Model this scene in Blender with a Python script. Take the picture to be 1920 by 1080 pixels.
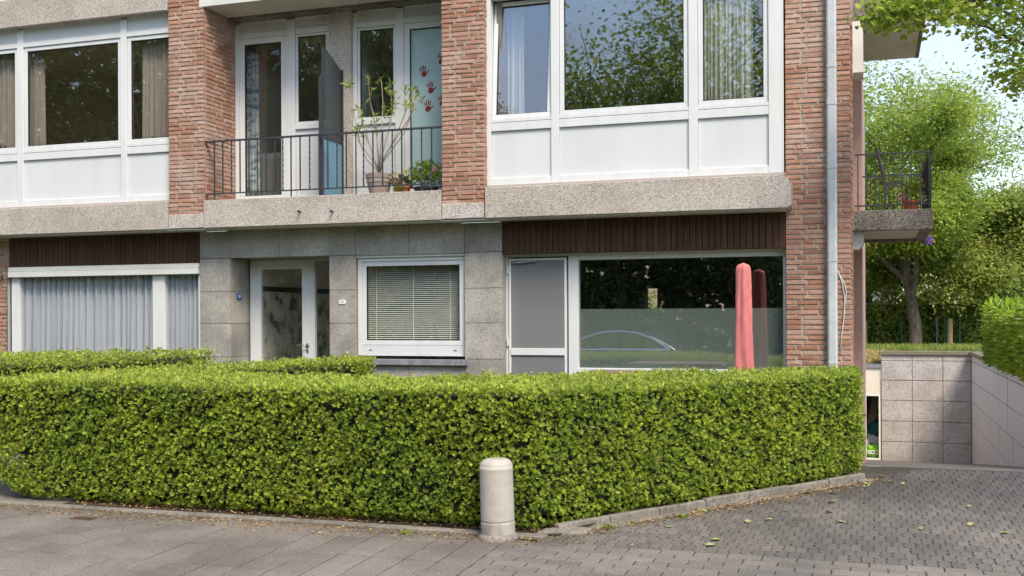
import bpy, bmesh, math, random
import numpy as np
from mathutils import Matrix, Vector, Euler

for _o in list(bpy.data.objects):
    bpy.data.objects.remove(_o)
SC = bpy.context.scene
COL = SC.collection
rnd = random.Random(7)
nrg = np.random.default_rng(11)
R = math.radians

# ------------------------------------------------------------------ camera
FPX = 2030.0                      # focal length in photo pixels (1920 wide)
YAW = math.atan(680.0 / FPX)
ROLL = R(0.25)
EYE = 1.60
HOR = 594.0
cam_d = bpy.data.cameras.new('camera')
cam = bpy.data.objects.new('camera', cam_d)
COL.objects.link(cam)
cam_d.sensor_width = 36.0
cam_d.lens = FPX / 1920.0 * 36.0
cam_d.shift_y = (HOR - 540.0) / 1920.0
cam_d.clip_start = 0.05
cam_d.clip_end = 2000.0
CAMM = Matrix.Translation((0, 0, EYE)) @ Matrix.Rotation(YAW, 4, 'Z') @ Matrix.Rotation(R(90), 4, 'X') @ Matrix.Rotation(-ROLL, 4, 'Z')
cam.matrix_world = CAMM
SC.camera = cam

# ------------------------------------------------------------------ light
SUN_TO = Vector((0.80, -1.0, 1.60)).normalized()      # towards the sun: right of the street, fairly high
w = bpy.data.worlds.new('World')
SC.world = w
w.use_nodes = True
nt = w.node_tree
nt.nodes.clear()
out = nt.nodes.new('ShaderNodeOutputWorld')
bg = nt.nodes.new('ShaderNodeBackground')
sky = nt.nodes.new('ShaderNodeTexSky')
sky.sky_type = 'NISHITA'
sky.sun_disc = False
sky.sun_elevation = math.asin(SUN_TO.z)
sky.sun_rotation = math.atan2(SUN_TO.x, SUN_TO.y)
sky.air_density = 1.2
sky.dust_density = 1.2
sky.ozone_density = 1.5
bg.inputs['Strength'].default_value = 0.15
# thin broken cloud all over the sky
tc = nt.nodes.new('ShaderNodeTexCoord')
mp = nt.nodes.new('ShaderNodeMapping')
mp.inputs['Scale'].default_value = (1.0, 1.0, 2.2)
nz = nt.nodes.new('ShaderNodeTexNoise')
nz.inputs['Scale'].default_value = 3.2
nz.inputs['Detail'].default_value = 7.0
nz.inputs['Roughness'].default_value = 0.6
rp = nt.nodes.new('ShaderNodeValToRGB')
rp.color_ramp.elements[0].position = 0.40
rp.color_ramp.elements[0].color = (0.08, 0.08, 0.08, 1)
rp.color_ramp.elements[1].position = 0.62
rp.color_ramp.elements[1].color = (0.75, 0.75, 0.75, 1)
mx = nt.nodes.new('ShaderNodeMix')
mx.data_type = 'RGBA'
nt.links.new(tc.outputs['Generated'], mp.inputs['Vector'])
nt.links.new(mp.outputs['Vector'], nz.inputs['Vector'])
nt.links.new(nz.outputs['Fac'], rp.inputs['Fac'])
nt.links.new(rp.outputs['Color'], mx.inputs['Factor'])
nt.links.new(sky.outputs['Color'], mx.inputs['A'])
mx.inputs['B'].default_value = (2.45, 2.70, 3.15, 1)
nt.links.new(mx.outputs['Result'], bg.inputs['Color'])
nt.links.new(bg.outputs['Background'], out.inputs['Surface'])

sun_d = bpy.data.lights.new('sun', 'SUN')
sun_d.energy = 2.0
sun_d.angle = R(20.0)
sun_d.color = (1.0, 0.90, 0.76)
sun = bpy.data.objects.new('sun', sun_d)
COL.objects.link(sun)
sun.rotation_euler = (-SUN_TO).to_track_quat('-Z', 'Y').to_euler()
sun.location = SUN_TO * 60

SC.view_settings.view_transform = 'Standard'
SC.view_settings.look = 'None'
SC.view_settings.exposure = 1.22
SC.view_settings.gamma = 1.0
SC.view_settings.use_curve_mapping = False
SC.render.engine = 'CYCLES'
SC.cycles.max_bounces = 8
SC.cycles.diffuse_bounces = 4
SC.cycles.transparent_max_bounces = 16
SC.cycles.use_denoising = True


# ------------------------------------------------------------------ measuring: photo pixel -> point on the plane Y = const
def P(px, py, Y):
    d = (CAMM.to_3x3() @ Vector(((px - 960.0) / FPX, (HOR - py) / FPX, -1.0)))
    t = Y / d.y
    return Vector((t * d.x, Y, EYE + t * d.z))


def PX(px, Y, py=540.0):
    return P(px, py, Y).x


def PZ(py, Y, px=960.0):
    return P(px, py, Y).z


# ------------------------------------------------------------------ materials
def node(nt, t, **kw):
    n = nt.nodes.new(t)
    for k, v in kw.items():
        setattr(n, k, v)
    return n


def ramp(nt, cols):
    r = nt.nodes.new('ShaderNodeValToRGB')
    e = r.color_ramp.elements
    while len(e) < len(cols):
        e.new(0.5)
    for i, (p, c) in enumerate(cols):
        e[i].position = p
        e[i].color = (c[0], c[1], c[2], 1)
    return r


def new_mat(name):
    m = bpy.data.materials.new(name)
    m.use_nodes = True
    nt = m.node_tree
    b = nt.nodes['Principled BSDF']
    return m, nt, b


def coords(nt, kind):
    if kind == 'world':
        return nt.nodes.new('ShaderNodeNewGeometry').outputs['Position']
    t = nt.nodes.new('ShaderNodeTexCoord')
    return t.outputs['Object']


def mat(name, cols, scale=8.0, detail=5.0, rough=0.8, bump=0.0, bscale=None, kind='world', stretch=(1, 1, 1),
        metal=0.0, spec=0.4, var=0.0, big=None, bdist=0.01):
    """noise coloured surface; var = brightness change per piece; big = (scale, dark factor) for weather patches"""
    m, nt, b = new_mat(name)
    L = nt.links
    co = coords(nt, kind)
    mp = node(nt, 'ShaderNodeMapping')
    mp.inputs['Scale'].default_value = stretch
    L.new(co, mp.inputs['Vector'])
    n = node(nt, 'ShaderNodeTexNoise')
    n.inputs['Scale'].default_value = scale
    n.inputs['Detail'].default_value = detail
    n.inputs['Roughness'].default_value = 0.62
    L.new(mp.outputs['Vector'], n.inputs['Vector'])
    r = ramp(nt, cols)
    L.new(n.outputs['Fac'], r.inputs['Fac'])
    col = r.outputs['Color']
    if big:
        n2 = node(nt, 'ShaderNodeTexNoise')
        n2.inputs['Scale'].default_value = big[0]
        n2.inputs['Detail'].default_value = 4.0
        L.new(co, n2.inputs['Vector'])
        r2 = ramp(nt, [(0.35, (big[1],) * 3), (0.65, (1, 1, 1))])
        L.new(n2.outputs['Fac'], r2.inputs['Fac'])
        mm = node(nt, 'ShaderNodeMix', data_type='RGBA', blend_type='MULTIPLY')
        mm.inputs['Factor'].default_value = 1.0
        L.new(col, mm.inputs['A'])
        L.new(r2.outputs['Color'], mm.inputs['B'])
        col = mm.outputs['Result']
    if var:
        col = piece_var(nt, col, var)
    L.new(col, b.inputs['Base Color'])
    b.inputs['Roughness'].default_value = rough
    b.inputs['Metallic'].default_value = metal
    b.inputs['Specular IOR Level'].default_value = spec
    if bump:
        n3 = node(nt, 'ShaderNodeTexNoise')
        n3.inputs['Scale'].default_value = bscale or scale * 3
        n3.inputs['Detail'].default_value = 4.0
        L.new(mp.outputs['Vector'], n3.inputs['Vector'])
        bp = node(nt, 'ShaderNodeBump')
        bp.inputs['Strength'].default_value = bump
        bp.inputs['Distance'].default_value = bdist
        L.new(n3.outputs['Fac'], bp.inputs['Height'])
        L.new(bp.outputs['Normal'], b.inputs['Normal'])
    return m


def piece_random(nt):
    """one random number per loose piece, whether it is an object or an island of a joined mesh"""
    L = nt.links
    g = node(nt, 'ShaderNodeNewGeometry')
    o = node(nt, 'ShaderNodeObjectInfo')
    a = node(nt, 'ShaderNodeMath', operation='ADD')
    L.new(g.outputs['Random Per Island'], a.inputs[0])
    L.new(o.outputs['Random'], a.inputs[1])
    f = node(nt, 'ShaderNodeMath', operation='FRACT')
    L.new(a.outputs[0], f.inputs[0])
    return f.outputs[0]


def piece_var(nt, col, var):
    L = nt.links
    f = piece_random(nt)
    mr = node(nt, 'ShaderNodeMapRange')
    mr.inputs['To Min'].default_value = 1 - var
    mr.inputs['To Max'].default_value = 1 + var
    L.new(f, mr.inputs['Value'])
    vm = node(nt, 'ShaderNodeVectorMath', operation='SCALE')
    L.new(col, vm.inputs[0])
    L.new(mr.outputs[0], vm.inputs['Scale'])
    return vm.outputs['Vector']


def aggregate(name, dark, mid, light, scale=95.0, bump=0.5, big=0.8, tint=None):
    """exposed pebble concrete: voronoi chips of several tones"""
    m, nt, b = new_mat(name)
    L = nt.links
    co = coords(nt, 'world')
    v = node(nt, 'ShaderNodeTexVoronoi')
    v.inputs['Scale'].default_value = scale
    L.new(co, v.inputs['Vector'])
    sep = node(nt, 'ShaderNodeSeparateColor')
    L.new(v.outputs['Color'], sep.inputs['Color'])
    r = ramp(nt, [(0.0, dark), (0.16, dark), (0.26, mid), (0.6, mid), (0.85, light), (1.0, light)])
    L.new(sep.outputs['Red'], r.inputs['Fac'])
    n2 = node(nt, 'ShaderNodeTexNoise')
    n2.inputs['Scale'].default_value = 1.7
    n2.inputs['Detail'].default_value = 6
    L.new(co, n2.inputs['Vector'])
    r2 = ramp(nt, [(0.36, (big, big * 0.99, big * 0.96)), (0.62, (1, 1, 1))])
    L.new(n2.outputs['Fac'], r2.inputs['Fac'])
    mm = node(nt, 'ShaderNodeMix', data_type='RGBA', blend_type='MULTIPLY')
    mm.inputs['Factor'].default_value = 1
    L.new(r.outputs['Color'], mm.inputs['A'])
    L.new(r2.outputs['Color'], mm.inputs['B'])
    L.new(mm.outputs['Result'], b.inputs['Base Color'])
    b.inputs['Roughness'].default_value = 0.9
    bp = node(nt, 'ShaderNodeBump')
    bp.inputs['Strength'].default_value = bump
    bp.inputs['Distance'].default_value = 0.006
    L.new(v.outputs['Distance'], bp.inputs['Height'])
    bp.invert = True
    L.new(bp.outputs['Normal'], b.inputs['Normal'])
    return m


def brick_mat(name, cols, white=0.55):
    m, nt, b = new_mat(name)
    L = nt.links
    co = coords(nt, 'world')
    f = piece_random(nt)
    r = ramp(nt, cols)
    L.new(f, r.inputs['Fac'])
    n = node(nt, 'ShaderNodeTexNoise')
    n.inputs['Scale'].default_value = 42
    n.inputs['Detail'].default_value = 6
    n.inputs['Roughness'].default_value = 0.7
    L.new(co, n.inputs['Vector'])
    r2 = ramp(nt, [(0.3, (0.72, 0.68, 0.66)), (0.7, (1.2, 1.2, 1.2))])
    L.new(n.outputs['Fac'], r2.inputs['Fac'])
    mm = node(nt, 'ShaderNodeMix', data_type='RGBA', blend_type='MULTIPLY')
    mm.inputs['Factor'].default_value = 1
    L.new(r.outputs['Color'], mm.inputs['A'])
    L.new(r2.outputs['Color'], mm.inputs['B'])
    # lime bloom on the weathered faces
    n3 = node(nt, 'ShaderNodeTexNoise')
    n3.inputs['Scale'].default_value = 16
    n3.inputs['Detail'].default_value = 8
    n3.inputs['Roughness'].default_value = 0.75
    L.new(co, n3.inputs['Vector'])
    n4 = node(nt, 'ShaderNodeTexNoise')
    n4.inputs['Scale'].default_value = 1.1
    L.new(co, n4.inputs['Vector'])
    ad = node(nt, 'ShaderNodeMath', operation='ADD')
    L.new(n3.outputs['Fac'], ad.inputs[0])
    L.new(n4.outputs['Fac'], ad.inputs[1])
    mr = node(nt, 'ShaderNodeMapRange')
    mr.inputs['From Min'].default_value = 1.02
    mr.inputs['From Max'].default_value = 1.3
    mr.inputs['To Max'].default_value = white
    L.new(ad.outputs[0], mr.inputs['Value'])
    m2 = node(nt, 'ShaderNodeMix', data_type='RGBA')
    L.new(mr.outputs[0], m2.inputs['Factor'])
    L.new(mm.outputs['Result'], m2.inputs['A'])
    m2.inputs['B'].default_value = (0.55, 0.45, 0.39, 1)
    L.new(m2.outputs['Result'], b.inputs['Base Color'])
    b.inputs['Roughness'].default_value = 0.92
    b.inputs['Specular IOR Level'].default_value = 0.2
    bp = node(nt, 'ShaderNodeBump')
    bp.inputs['Strength'].default_value = 0.8
    bp.inputs['Distance'].default_value = 0.006
    L.new(n.outputs['Fac'], bp.inputs['Height'])
    L.new(bp.outputs['Normal'], b.inputs['Normal'])
    return m


def leaf_mat(name, cols, tip=None, trans=0.35, rough=0.5):
    m, nt, b = new_mat(name)
    L = nt.links
    f = piece_random(nt)
    r = ramp(nt, cols)
    L.new(f, r.inputs['Fac'])
    col = r.outputs['Color']
    # patches of fresher and older growth
    n = node(nt, 'ShaderNodeTexNoise')
    n.inputs['Scale'].default_value = 1.3
    n.inputs['Detail'].default_value = 4
    L.new(coords(nt, 'world'), n.inputs['Vector'])
    r2 = ramp(nt, [(0.32, (0.72, 0.80, 0.72)), (0.68, (1.22, 1.14, 1.0))])
    L.new(n.outputs['Fac'], r2.inputs['Fac'])
    mm = node(nt, 'ShaderNodeMix', data_type='RGBA', blend_type='MULTIPLY')
    mm.inputs['Factor'].default_value = 1
    L.new(col, mm.inputs['A'])
    L.new(r2.outputs['Color'], mm.inputs['B'])
    col = mm.outputs['Result']
    if tip:
        at = node(nt, 'ShaderNodeAttribute', attribute_name='tip')
        mt = node(nt, 'ShaderNodeMix', data_type='RGBA')
        L.new(at.outputs['Fac'], mt.inputs['Factor'])
        L.new(col, mt.inputs['A'])
        mt.inputs['B'].default_value = (*tip, 1)
        col = mt.outputs['Result']
    L.new(col, b.inputs['Base Color'])
    b.inputs['Roughness'].default_value = rough
    b.inputs['Specular IOR Level'].default_value = 0.35
    if trans:
        t = node(nt, 'ShaderNodeBsdfTranslucent')
        L.new(col, t.inputs['Color'])
        ms = node(nt, 'ShaderNodeMixShader')
        ms.inputs['Fac'].default_value = trans
        L.new(b.outputs[0], ms.inputs[1])
        L.new(t.outputs[0], ms.inputs[2])
        L.new(ms.outputs[0], nt.nodes['Material Output'].inputs['Surface'])
    return m


def glass_mat(name, tint=(0.94, 0.95, 0.945), refl=3.3, wav=0.0):
    m, nt, b = new_mat(name)
    L = nt.links
    nt.nodes.remove(b)
    tr = node(nt, 'ShaderNodeBsdfTransparent')
    tr.inputs['Color'].default_value = (*tint, 1)
    gl = node(nt, 'ShaderNodeBsdfGlossy')
    gl.inputs['Roughness'].default_value = 0.012
    gl.inputs['Color'].default_value = (0.97, 0.98, 1.0, 1)
    lw = node(nt, 'ShaderNodeLayerWeight')                 # Schlick falloff, the same from both sides of the pane
    lw.inputs['Blend'].default_value = 0.5
    pw = node(nt, 'ShaderNodeMath', operation='POWER')
    pw.inputs[1].default_value = 5.0
    L.new(lw.outputs['Facing'], pw.inputs[0])
    mu = node(nt, 'ShaderNodeMath', operation='MULTIPLY_ADD', use_clamp=True)
    mu.inputs[1].default_value = 0.9
    mu.inputs[2].default_value = 0.04 * refl
    L.new(pw.outputs[0], mu.inputs[0])
    ms = node(nt, 'ShaderNodeMixShader')
    L.new(mu.outputs[0], ms.inputs['Fac'])
    L.new(tr.outputs[0], ms.inputs[1])
    L.new(gl.outputs[0], ms.inputs[2])
    L.new(ms.outputs[0], nt.nodes['Material Output'].inputs['Surface'])
    n = node(nt, 'ShaderNodeTexNoise')
    n.inputs['Scale'].default_value = 1.6
    n.inputs['Detail'].default_value = 1.0
    L.new(coords(nt, 'world'), n.inputs['Vector'])
    bp = node(nt, 'ShaderNodeBump')
    bp.inputs['Strength'].default_value = wav
    bp.inputs['Distance'].default_value = 0.004
    L.new(n.outputs['Fac'], bp.inputs['Height'])
    L.new(bp.outputs['Normal'], gl.inputs['Normal'])
    return m


def veil_mat(name, col, clear, rough=0.9, trans=0.5):
    """cloth, film or mesh that lets part of the light straight through"""
    m, nt, b = new_mat(name)
    L = nt.links
    b.inputs['Base Color'].default_value = (*col, 1)
    b.inputs['Roughness'].default_value = rough
    tl = node(nt, 'ShaderNodeBsdfTranslucent')
    tl.inputs['Color'].default_value = (*col, 1)
    m1 = node(nt, 'ShaderNodeMixShader')
    m1.inputs['Fac'].default_value = trans
    L.new(b.outputs[0], m1.inputs[1])
    L.new(tl.outputs[0], m1.inputs[2])
    tr = node(nt, 'ShaderNodeBsdfTransparent')
    m2 = node(nt, 'ShaderNodeMixShader')
    m2.inputs['Fac'].default_value = clear
    L.new(m1.outputs[0], m2.inputs[1])
    L.new(tr.outputs[0], m2.inputs[2])
    L.new(m2.outputs[0], nt.nodes['Material Output'].inputs['Surface'])
    return m


def plain(name, c, rough=0.6, metal=0.0, spec=0.4, amt=0.08, scale=12, kind='world'):
    lo = tuple(x * (1 - amt) for x in c)
    hi = tuple(min(1, x * (1 + amt)) for x in c)
    return mat(name, [(0.35, lo), (0.65, hi)], scale=scale, rough=rough, metal=metal, spec=spec, kind=kind)


M = {}
M['upvc'] = mat('white_frame_paint', [(0.3, (0.61, 0.61, 0.595)), (0.6, (0.67, 0.675, 0.665))], scale=9, detail=6, rough=0.4, stretch=(1, 1, 0.15))
M['upvc_old'] = plain('ivory_frame_paint', (0.74, 0.73, 0.68), 0.42, amt=0.04, scale=4)
M['panel'] = mat('white_panel', [(0.3, (0.615, 0.62, 0.615)), (0.6, (0.65, 0.655, 0.655))], scale=5, detail=6, rough=0.35, stretch=(1, 1, 0.12), big=(0.8, 0.95))
M['gasket'] = plain('black_gasket', (0.02, 0.02, 0.02), 0.6)
M['brick'] = brick_mat('red_brick', [(0.0, (0.32, 0.155, 0.10)), (0.3, (0.365, 0.188, 0.123)), (0.55, (0.40, 0.215, 0.147)), (0.8, (0.43, 0.25, 0.178)), (1.0, (0.46, 0.30, 0.225))])
M['brick_pink'] = brick_mat('pale_red_brick', [(0.0, (0.46, 0.30, 0.245)), (0.5, (0.50, 0.33, 0.27)), (1.0, (0.54, 0.37, 0.31))], 0.7)
M['mortar'] = mat('grey_mortar', [(0.3, (0.30, 0.265, 0.22)), (0.7, (0.47, 0.42, 0.36))], scale=60, rough=0.95, bump=0.5, bscale=120, bdist=0.004)
M['band'] = aggregate('pebble_concrete', (0.24, 0.20, 0.17), (0.48, 0.42, 0.365), (0.64, 0.58, 0.52), 150)
M['block'] = aggregate('pale_pebble_block', (0.24, 0.21, 0.18), (0.50, 0.45, 0.40), (0.68, 0.62, 0.56), 120)
M['agg_grey'] = aggregate('weathered_pebble_concrete', (0.06, 0.055, 0.045), (0.22, 0.2, 0.165), (0.42, 0.38, 0.33), 110, big=0.55)
M['soffit'] = mat('painted_concrete_soffit', [(0.35, (0.56, 0.545, 0.49)), (0.65, (0.66, 0.64, 0.58))], scale=3, rough=0.85, bump=0.1)
M['stone'] = mat('grey_granite_cladding', [(0.25, (0.17, 0.153, 0.13)), (0.45, (0.35, 0.323, 0.282)), (0.6, (0.43, 0.397, 0.35)), (0.78, (0.54, 0.50, 0.445))], scale=55, detail=8, rough=0.75, bump=0.25, bscale=150, bdist=0.003, var=0.13, big=(2.6, 0.68))
M['joint'] = plain('stone_joint', (0.24, 0.19, 0.14), 0.95)
M['joint_pale'] = plain('wall_joint', (0.30, 0.255, 0.225), 0.95)
M['bluestone'] = mat('bluestone_sill', [(0.3, (0.12, 0.125, 0.135)), (0.7, (0.30, 0.31, 0.33))], scale=40, rough=0.7, stretch=(1, 1, 0.2))
M['wood'] = mat('dark_hardwood', [(0.2, (0.026, 0.011, 0.005)), (0.5, (0.066, 0.028, 0.012)), (0.8, (0.125, 0.057, 0.026))], scale=26, rough=0.6, stretch=(1, 1, 0.06), bump=0.2, bscale=60, bdist=0.003, var=0.16)
M['iron'] = plain('black_painted_iron', (0.035, 0.037, 0.045), 0.5, spec=0.5)
M['steel'] = plain('brushed_steel', (0.55, 0.55, 0.55), 0.3, metal=1.0)
M['zinc'] = mat('grey_painted_downpipe', [(0.3, (0.44, 0.46, 0.47)), (0.7, (0.55, 0.57, 0.58))], scale=14, rough=0.55, big=(2.0, 0.9))
M['glass'] = glass_mat('window_glass', wav=0.14)
M['glass_big'] = glass_mat('big_pane_glass', refl=4.6, wav=0.12)
M['glass_low'] = glass_mat('clear_glass', refl=0.7, wav=0.03)
M['film'] = veil_mat('frosted_film', (0.34, 0.40, 0.35), 0.06, trans=0.3)
M['mesh'] = veil_mat('insect_mesh', (0.30, 0.30, 0.30), 0.40, trans=0.2)
M['ribbed'] = veil_mat('ribbed_glass', (0.07, 0.085, 0.085), 0.25, rough=0.2, trans=0.3)
M['blue_panel'] = plain('blue_sheet', (0.13, 0.26, 0.37), 0.5)
M['room'] = plain('room_wall', (0.46, 0.38, 0.28), 0.9)
M['room_mid'] = plain('kitchen_wall', (0.62, 0.57, 0.48), 0.9)
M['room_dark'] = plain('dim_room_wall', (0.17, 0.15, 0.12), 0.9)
M['room_pale'] = plain('pale_room_wall', (0.72, 0.68, 0.60), 0.9)
M['curt_beige'] = veil_mat('beige_curtain', (0.50, 0.41, 0.36), 0.0, trans=0.2)
M['curt_white'] = veil_mat('white_net_curtain', (0.72, 0.73, 0.76), 0.10, trans=0.4)
M['curt_grey'] = veil_mat('grey_net_curtain', (0.56, 0.57, 0.62), 0.0, trans=0.15)
M['curt_lined'] = veil_mat('striped_curtain', (0.56, 0.56, 0.50), 0.0, trans=0.3)
M['paper'] = veil_mat('pale_blue_paper', (0.66, 0.82, 0.84), 0.0, trans=0.2)
M['red_paint'] = plain('red_paint', (0.34, 0.03, 0.035), 0.7)
M['soil'] = mat('garden_soil', [(0.3, (0.02, 0.015, 0.01)), (0.7, (0.065, 0.047, 0.032))], scale=30, rough=1.0, bump=0.6)
M['core'] = plain('hedge_core_shade', (0.012, 0.014, 0.007), 1.0)
M['bark'] = mat('bark', [(0.3, (0.05, 0.04, 0.03)), (0.7, (0.17, 0.14, 0.11))], scale=12, rough=0.95, stretch=(1, 1, 0.25), bump=0.7, bdist=0.03)
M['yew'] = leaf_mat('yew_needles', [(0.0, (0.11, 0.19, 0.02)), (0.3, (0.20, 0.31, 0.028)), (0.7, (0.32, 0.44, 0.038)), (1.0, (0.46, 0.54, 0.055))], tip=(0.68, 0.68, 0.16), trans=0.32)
M['leaf_a'] = leaf_mat('tree_leaves', [(0.0, (0.20, 0.28, 0.05)), (0.5, (0.33, 0.43, 0.08)), (1.0, (0.48, 0.55, 0.13))], trans=0.6)
M['leaf_b'] = leaf_mat('pale_tree_leaves', [(0.0, (0.23, 0.29, 0.07)), (0.5, (0.37, 0.44, 0.11)), (1.0, (0.50, 0.55, 0.18))], trans=0.58)
M['leaf_dark'] = leaf_mat('deep_green_leaves', [(0.0, (0.09, 0.12, 0.05)), (0.5, (0.15, 0.185, 0.075)), (1.0, (0.24, 0.275, 0.11))], trans=0.48)
M['leaf_fan'] = leaf_mat('fan_leaves', [(0.0, (0.16, 0.25, 0.035)), (0.5, (0.26, 0.36, 0.045)), (1.0, (0.42, 0.47, 0.065))], trans=0.45)
M['laurel'] = leaf_mat('laurel_leaves', [(0.0, (0.13, 0.23, 0.02)), (0.5, (0.26, 0.38, 0.03)), (1.0, (0.42, 0.52, 0.07))], trans=0.3, rough=0.28)
M['oleander'] = leaf_mat('oleander_leaves', [(0.0, (0.16, 0.24, 0.04)), (0.5, (0.26, 0.34, 0.07)), (1.0, (0.42, 0.45, 0.10))], trans=0.35)
M['stem'] = plain('pale_stem', (0.33, 0.26, 0.2), 0.9)
M['concrete_wall'] = aggregate('washed_concrete_slabs', (0.30, 0.265, 0.24), (0.46, 0.415, 0.385), (0.58, 0.53, 0.495), 60, bump=0.35)
M['boardmark'] = mat('board_marked_concrete', [(0.3, (0.50, 0.44, 0.405)), (0.7, (0.64, 0.575, 0.535))], scale=22, rough=0.95, stretch=(1, 3.0, 0.07), bump=0.5, bscale=50, bdist=0.01)
M['mossy'] = mat('mossy_coping', [(0.4, (0.19, 0.165, 0.14)), (0.6, (0.17, 0.145, 0.06))], scale=7, rough=0.95, bump=0.4)
M['cream'] = plain('cream_render', (0.66, 0.61, 0.51), 0.9, amt=0.04)
M['asphalt'] = mat('asphalt', [(0.3, (0.04, 0.04, 0.04)), (0.7, (0.075, 0.073, 0.07))], scale=180, rough=0.9, bump=0.3)
M['grass'] = mat('lawn_ground', [(0.3, (0.05, 0.075, 0.02)), (0.7, (0.12, 0.14, 0.045))], scale=5, rough=1.0, bump=0.5)
M['straw'] = mat('dry_straw_grass', [(0.3, (0.33, 0.24, 0.10)), (0.7, (0.55, 0.43, 0.20))], scale=9, rough=1.0, bump=0.6)
M['tile'] = mat('worn_concrete_tile', [(0.25, (0.085, 0.071, 0.057)), (0.5, (0.195, 0.166, 0.138)), (0.75, (0.34, 0.295, 0.25))], scale=95, detail=10, rough=0.9, bump=0.5, bscale=160, bdist=0.004, var=0.08, big=(1.3, 0.66))
M['paver'] = mat('concrete_block_paver', [(0.25, (0.085, 0.073, 0.06)), (0.5, (0.19, 0.165, 0.14)), (0.75, (0.32, 0.28, 0.24))], scale=95, detail=10, rough=0.88, bump=0.4, bscale=160, bdist=0.004, var=0.12, big=(1.1, 0.7))
M['cobble'] = mat('driveway_block', [(0.25, (0.078, 0.067, 0.055)), (0.5, (0.165, 0.143, 0.12)), (0.75, (0.27, 0.235, 0.20))], scale=70, detail=8, rough=0.82, bump=0.5, bscale=160, bdist=0.004, var=0.16, big=(0.7, 0.62))
M['grit'] = mat('jointing_grit', [(0.35, (0.04, 0.034, 0.026)), (0.65, (0.10, 0.086, 0.066))], scale=45, rough=1.0, bump=0.4, big=(3, 0.6))
M['kerb'] = mat('concrete_kerb', [(0.3, (0.15, 0.13, 0.105)), (0.7, (0.34, 0.30, 0.25))], scale=30, detail=8, rough=0.9, bump=0.4, big=(2.5, 0.65))
M['ramp'] = mat('damp_ramp_concrete', [(0.3, (0.10, 0.083, 0.066)), (0.7, (0.185, 0.158, 0.13))], scale=3, rough=0.5, bump=0.1)
M['bollard'] = mat('bollard_stone', [(0.3, (0.39, 0.355, 0.30)), (0.7, (0.46, 0.42, 0.36))], scale=18, detail=8, rough=0.7, bump=0.35, bscale=90, bdist=0.003, big=(9, 0.93), kind='object')
M['bollard_base'] = mat('stained_bollard_foot', [(0.3, (0.22, 0.195, 0.165)), (0.6, (0.38, 0.345, 0.29))], scale=14, detail=8, rough=0.8, stretch=(1, 1, 0.4), kind='object')
M['marble'] = mat('veined_marble', [(0.40, (0.10, 0.09, 0.07)), (0.47, (0.50, 0.46, 0.38)), (0.6, (0.72, 0.67, 0.58))], scale=5.0, detail=10, rough=0.35, var=0.12)
M['hood'] = plain('pale_enamel', (0.55, 0.60, 0.58), 0.4)
M['orange_wood'] = plain('orange_beech', (0.52, 0.27, 0.11), 0.5)
M['terracotta'] = plain('terracotta', (0.40, 0.10, 0.045), 0.8)
M['clay_grey'] = plain('grey_clay_pot', (0.33, 0.26, 0.22), 0.85)
M['black_plastic'] = plain('black_plastic', (0.02, 0.02, 0.022), 0.5)
M['parasol'] = mat('faded_red_cloth', [(0.3, (0.50, 0.14, 0.135)), (0.7, (0.62, 0.20, 0.19))], scale=7, rough=0.85, bump=0.3, bscale=9, stretch=(1, 1, 0.3), bdist=0.02)
M['table'] = plain('brown_teak', (0.19, 0.12, 0.09), 0.8)
M['plate_blue'] = plain('blue_enamel', (0.012, 0.09, 0.27), 0.3)
M['plate_white'] = plain('white_enamel', (0.8, 0.8, 0.8), 0.3)
M['ink'] = plain('dark_lettering', (0.04, 0.04, 0.05), 0.6)
M['car_paint'] = plain('dark_car_paint', (0.03, 0.035, 0.05), 0.2, spec=0.6)
M['car_glass'] = plain('car_glass', (0.72, 0.76, 0.80), 0.04, metal=1.0, spec=0.8)
M['chrome'] = plain('chrome_trim', (0.75, 0.76, 0.8), 0.15, metal=1.0)
M['rubber'] = plain('tyre_rubber', (0.02, 0.02, 0.02), 0.8)
M['bag_green'] = plain('lime_green_bag', (0.23, 0.52, 0.03), 0.45)
M['bag_teal'] = plain('teal_cloth', (0.015, 0.10, 0.11), 0.9)
M['bag_pale'] = plain('pale_plastic_bag', (0.50, 0.50, 0.52), 0.4)
M['bag_red'] = plain('dark_red_cloth', (0.16, 0.02, 0.025), 0.9)
M['timber'] = plain('old_timber', (0.26, 0.20, 0.14), 0.9)
M['yellow'] = plain('yellow_box', (0.42, 0.34, 0.03), 0.6)
M['fl_white'] = leaf_mat('cream_petals', [(0.0, (0.66, 0.58, 0.36)), (1.0, (0.8, 0.76, 0.6))], trans=0.2)
M['fl_pink'] = leaf_mat('pink_petals', [(0.0, (0.62, 0.22, 0.34)), (1.0, (0.78, 0.5, 0.58))], trans=0.2)
M['fl_purple'] = leaf_mat('purple_petals', [(0.0, (0.22, 0.12, 0.48)), (1.0, (0.38, 0.24, 0.66))], trans=0.2)
M['litter'] = leaf_mat('fallen_leaf', [(0.0, (0.20, 0.25, 0.10)), (0.6, (0.33, 0.34, 0.17)), (1.0, (0.40, 0.32, 0.15))], trans=0.1)
M['debris'] = leaf_mat('brown_debris', [(0.0, (0.16, 0.07, 0.03)), (0.6, (0.30, 0.17, 0.07)), (1.0, (0.40, 0.33, 0.14))], trans=0.0)
M['postwood'] = plain('fence_post_wood', (0.30, 0.21, 0.12), 0.9)
M['post_green'] = plain('green_fence_post', (0.02, 0.075, 0.06), 0.5)
M['post_grey'] = plain('blue_grey_post', (0.10, 0.13, 0.17), 0.5)
M['house_white'] = plain('white_render', (0.62, 0.62, 0.63), 0.9)
M['roof'] = plain('dull_roof_tiles', (0.20, 0.17, 0.16), 0.9)


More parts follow.
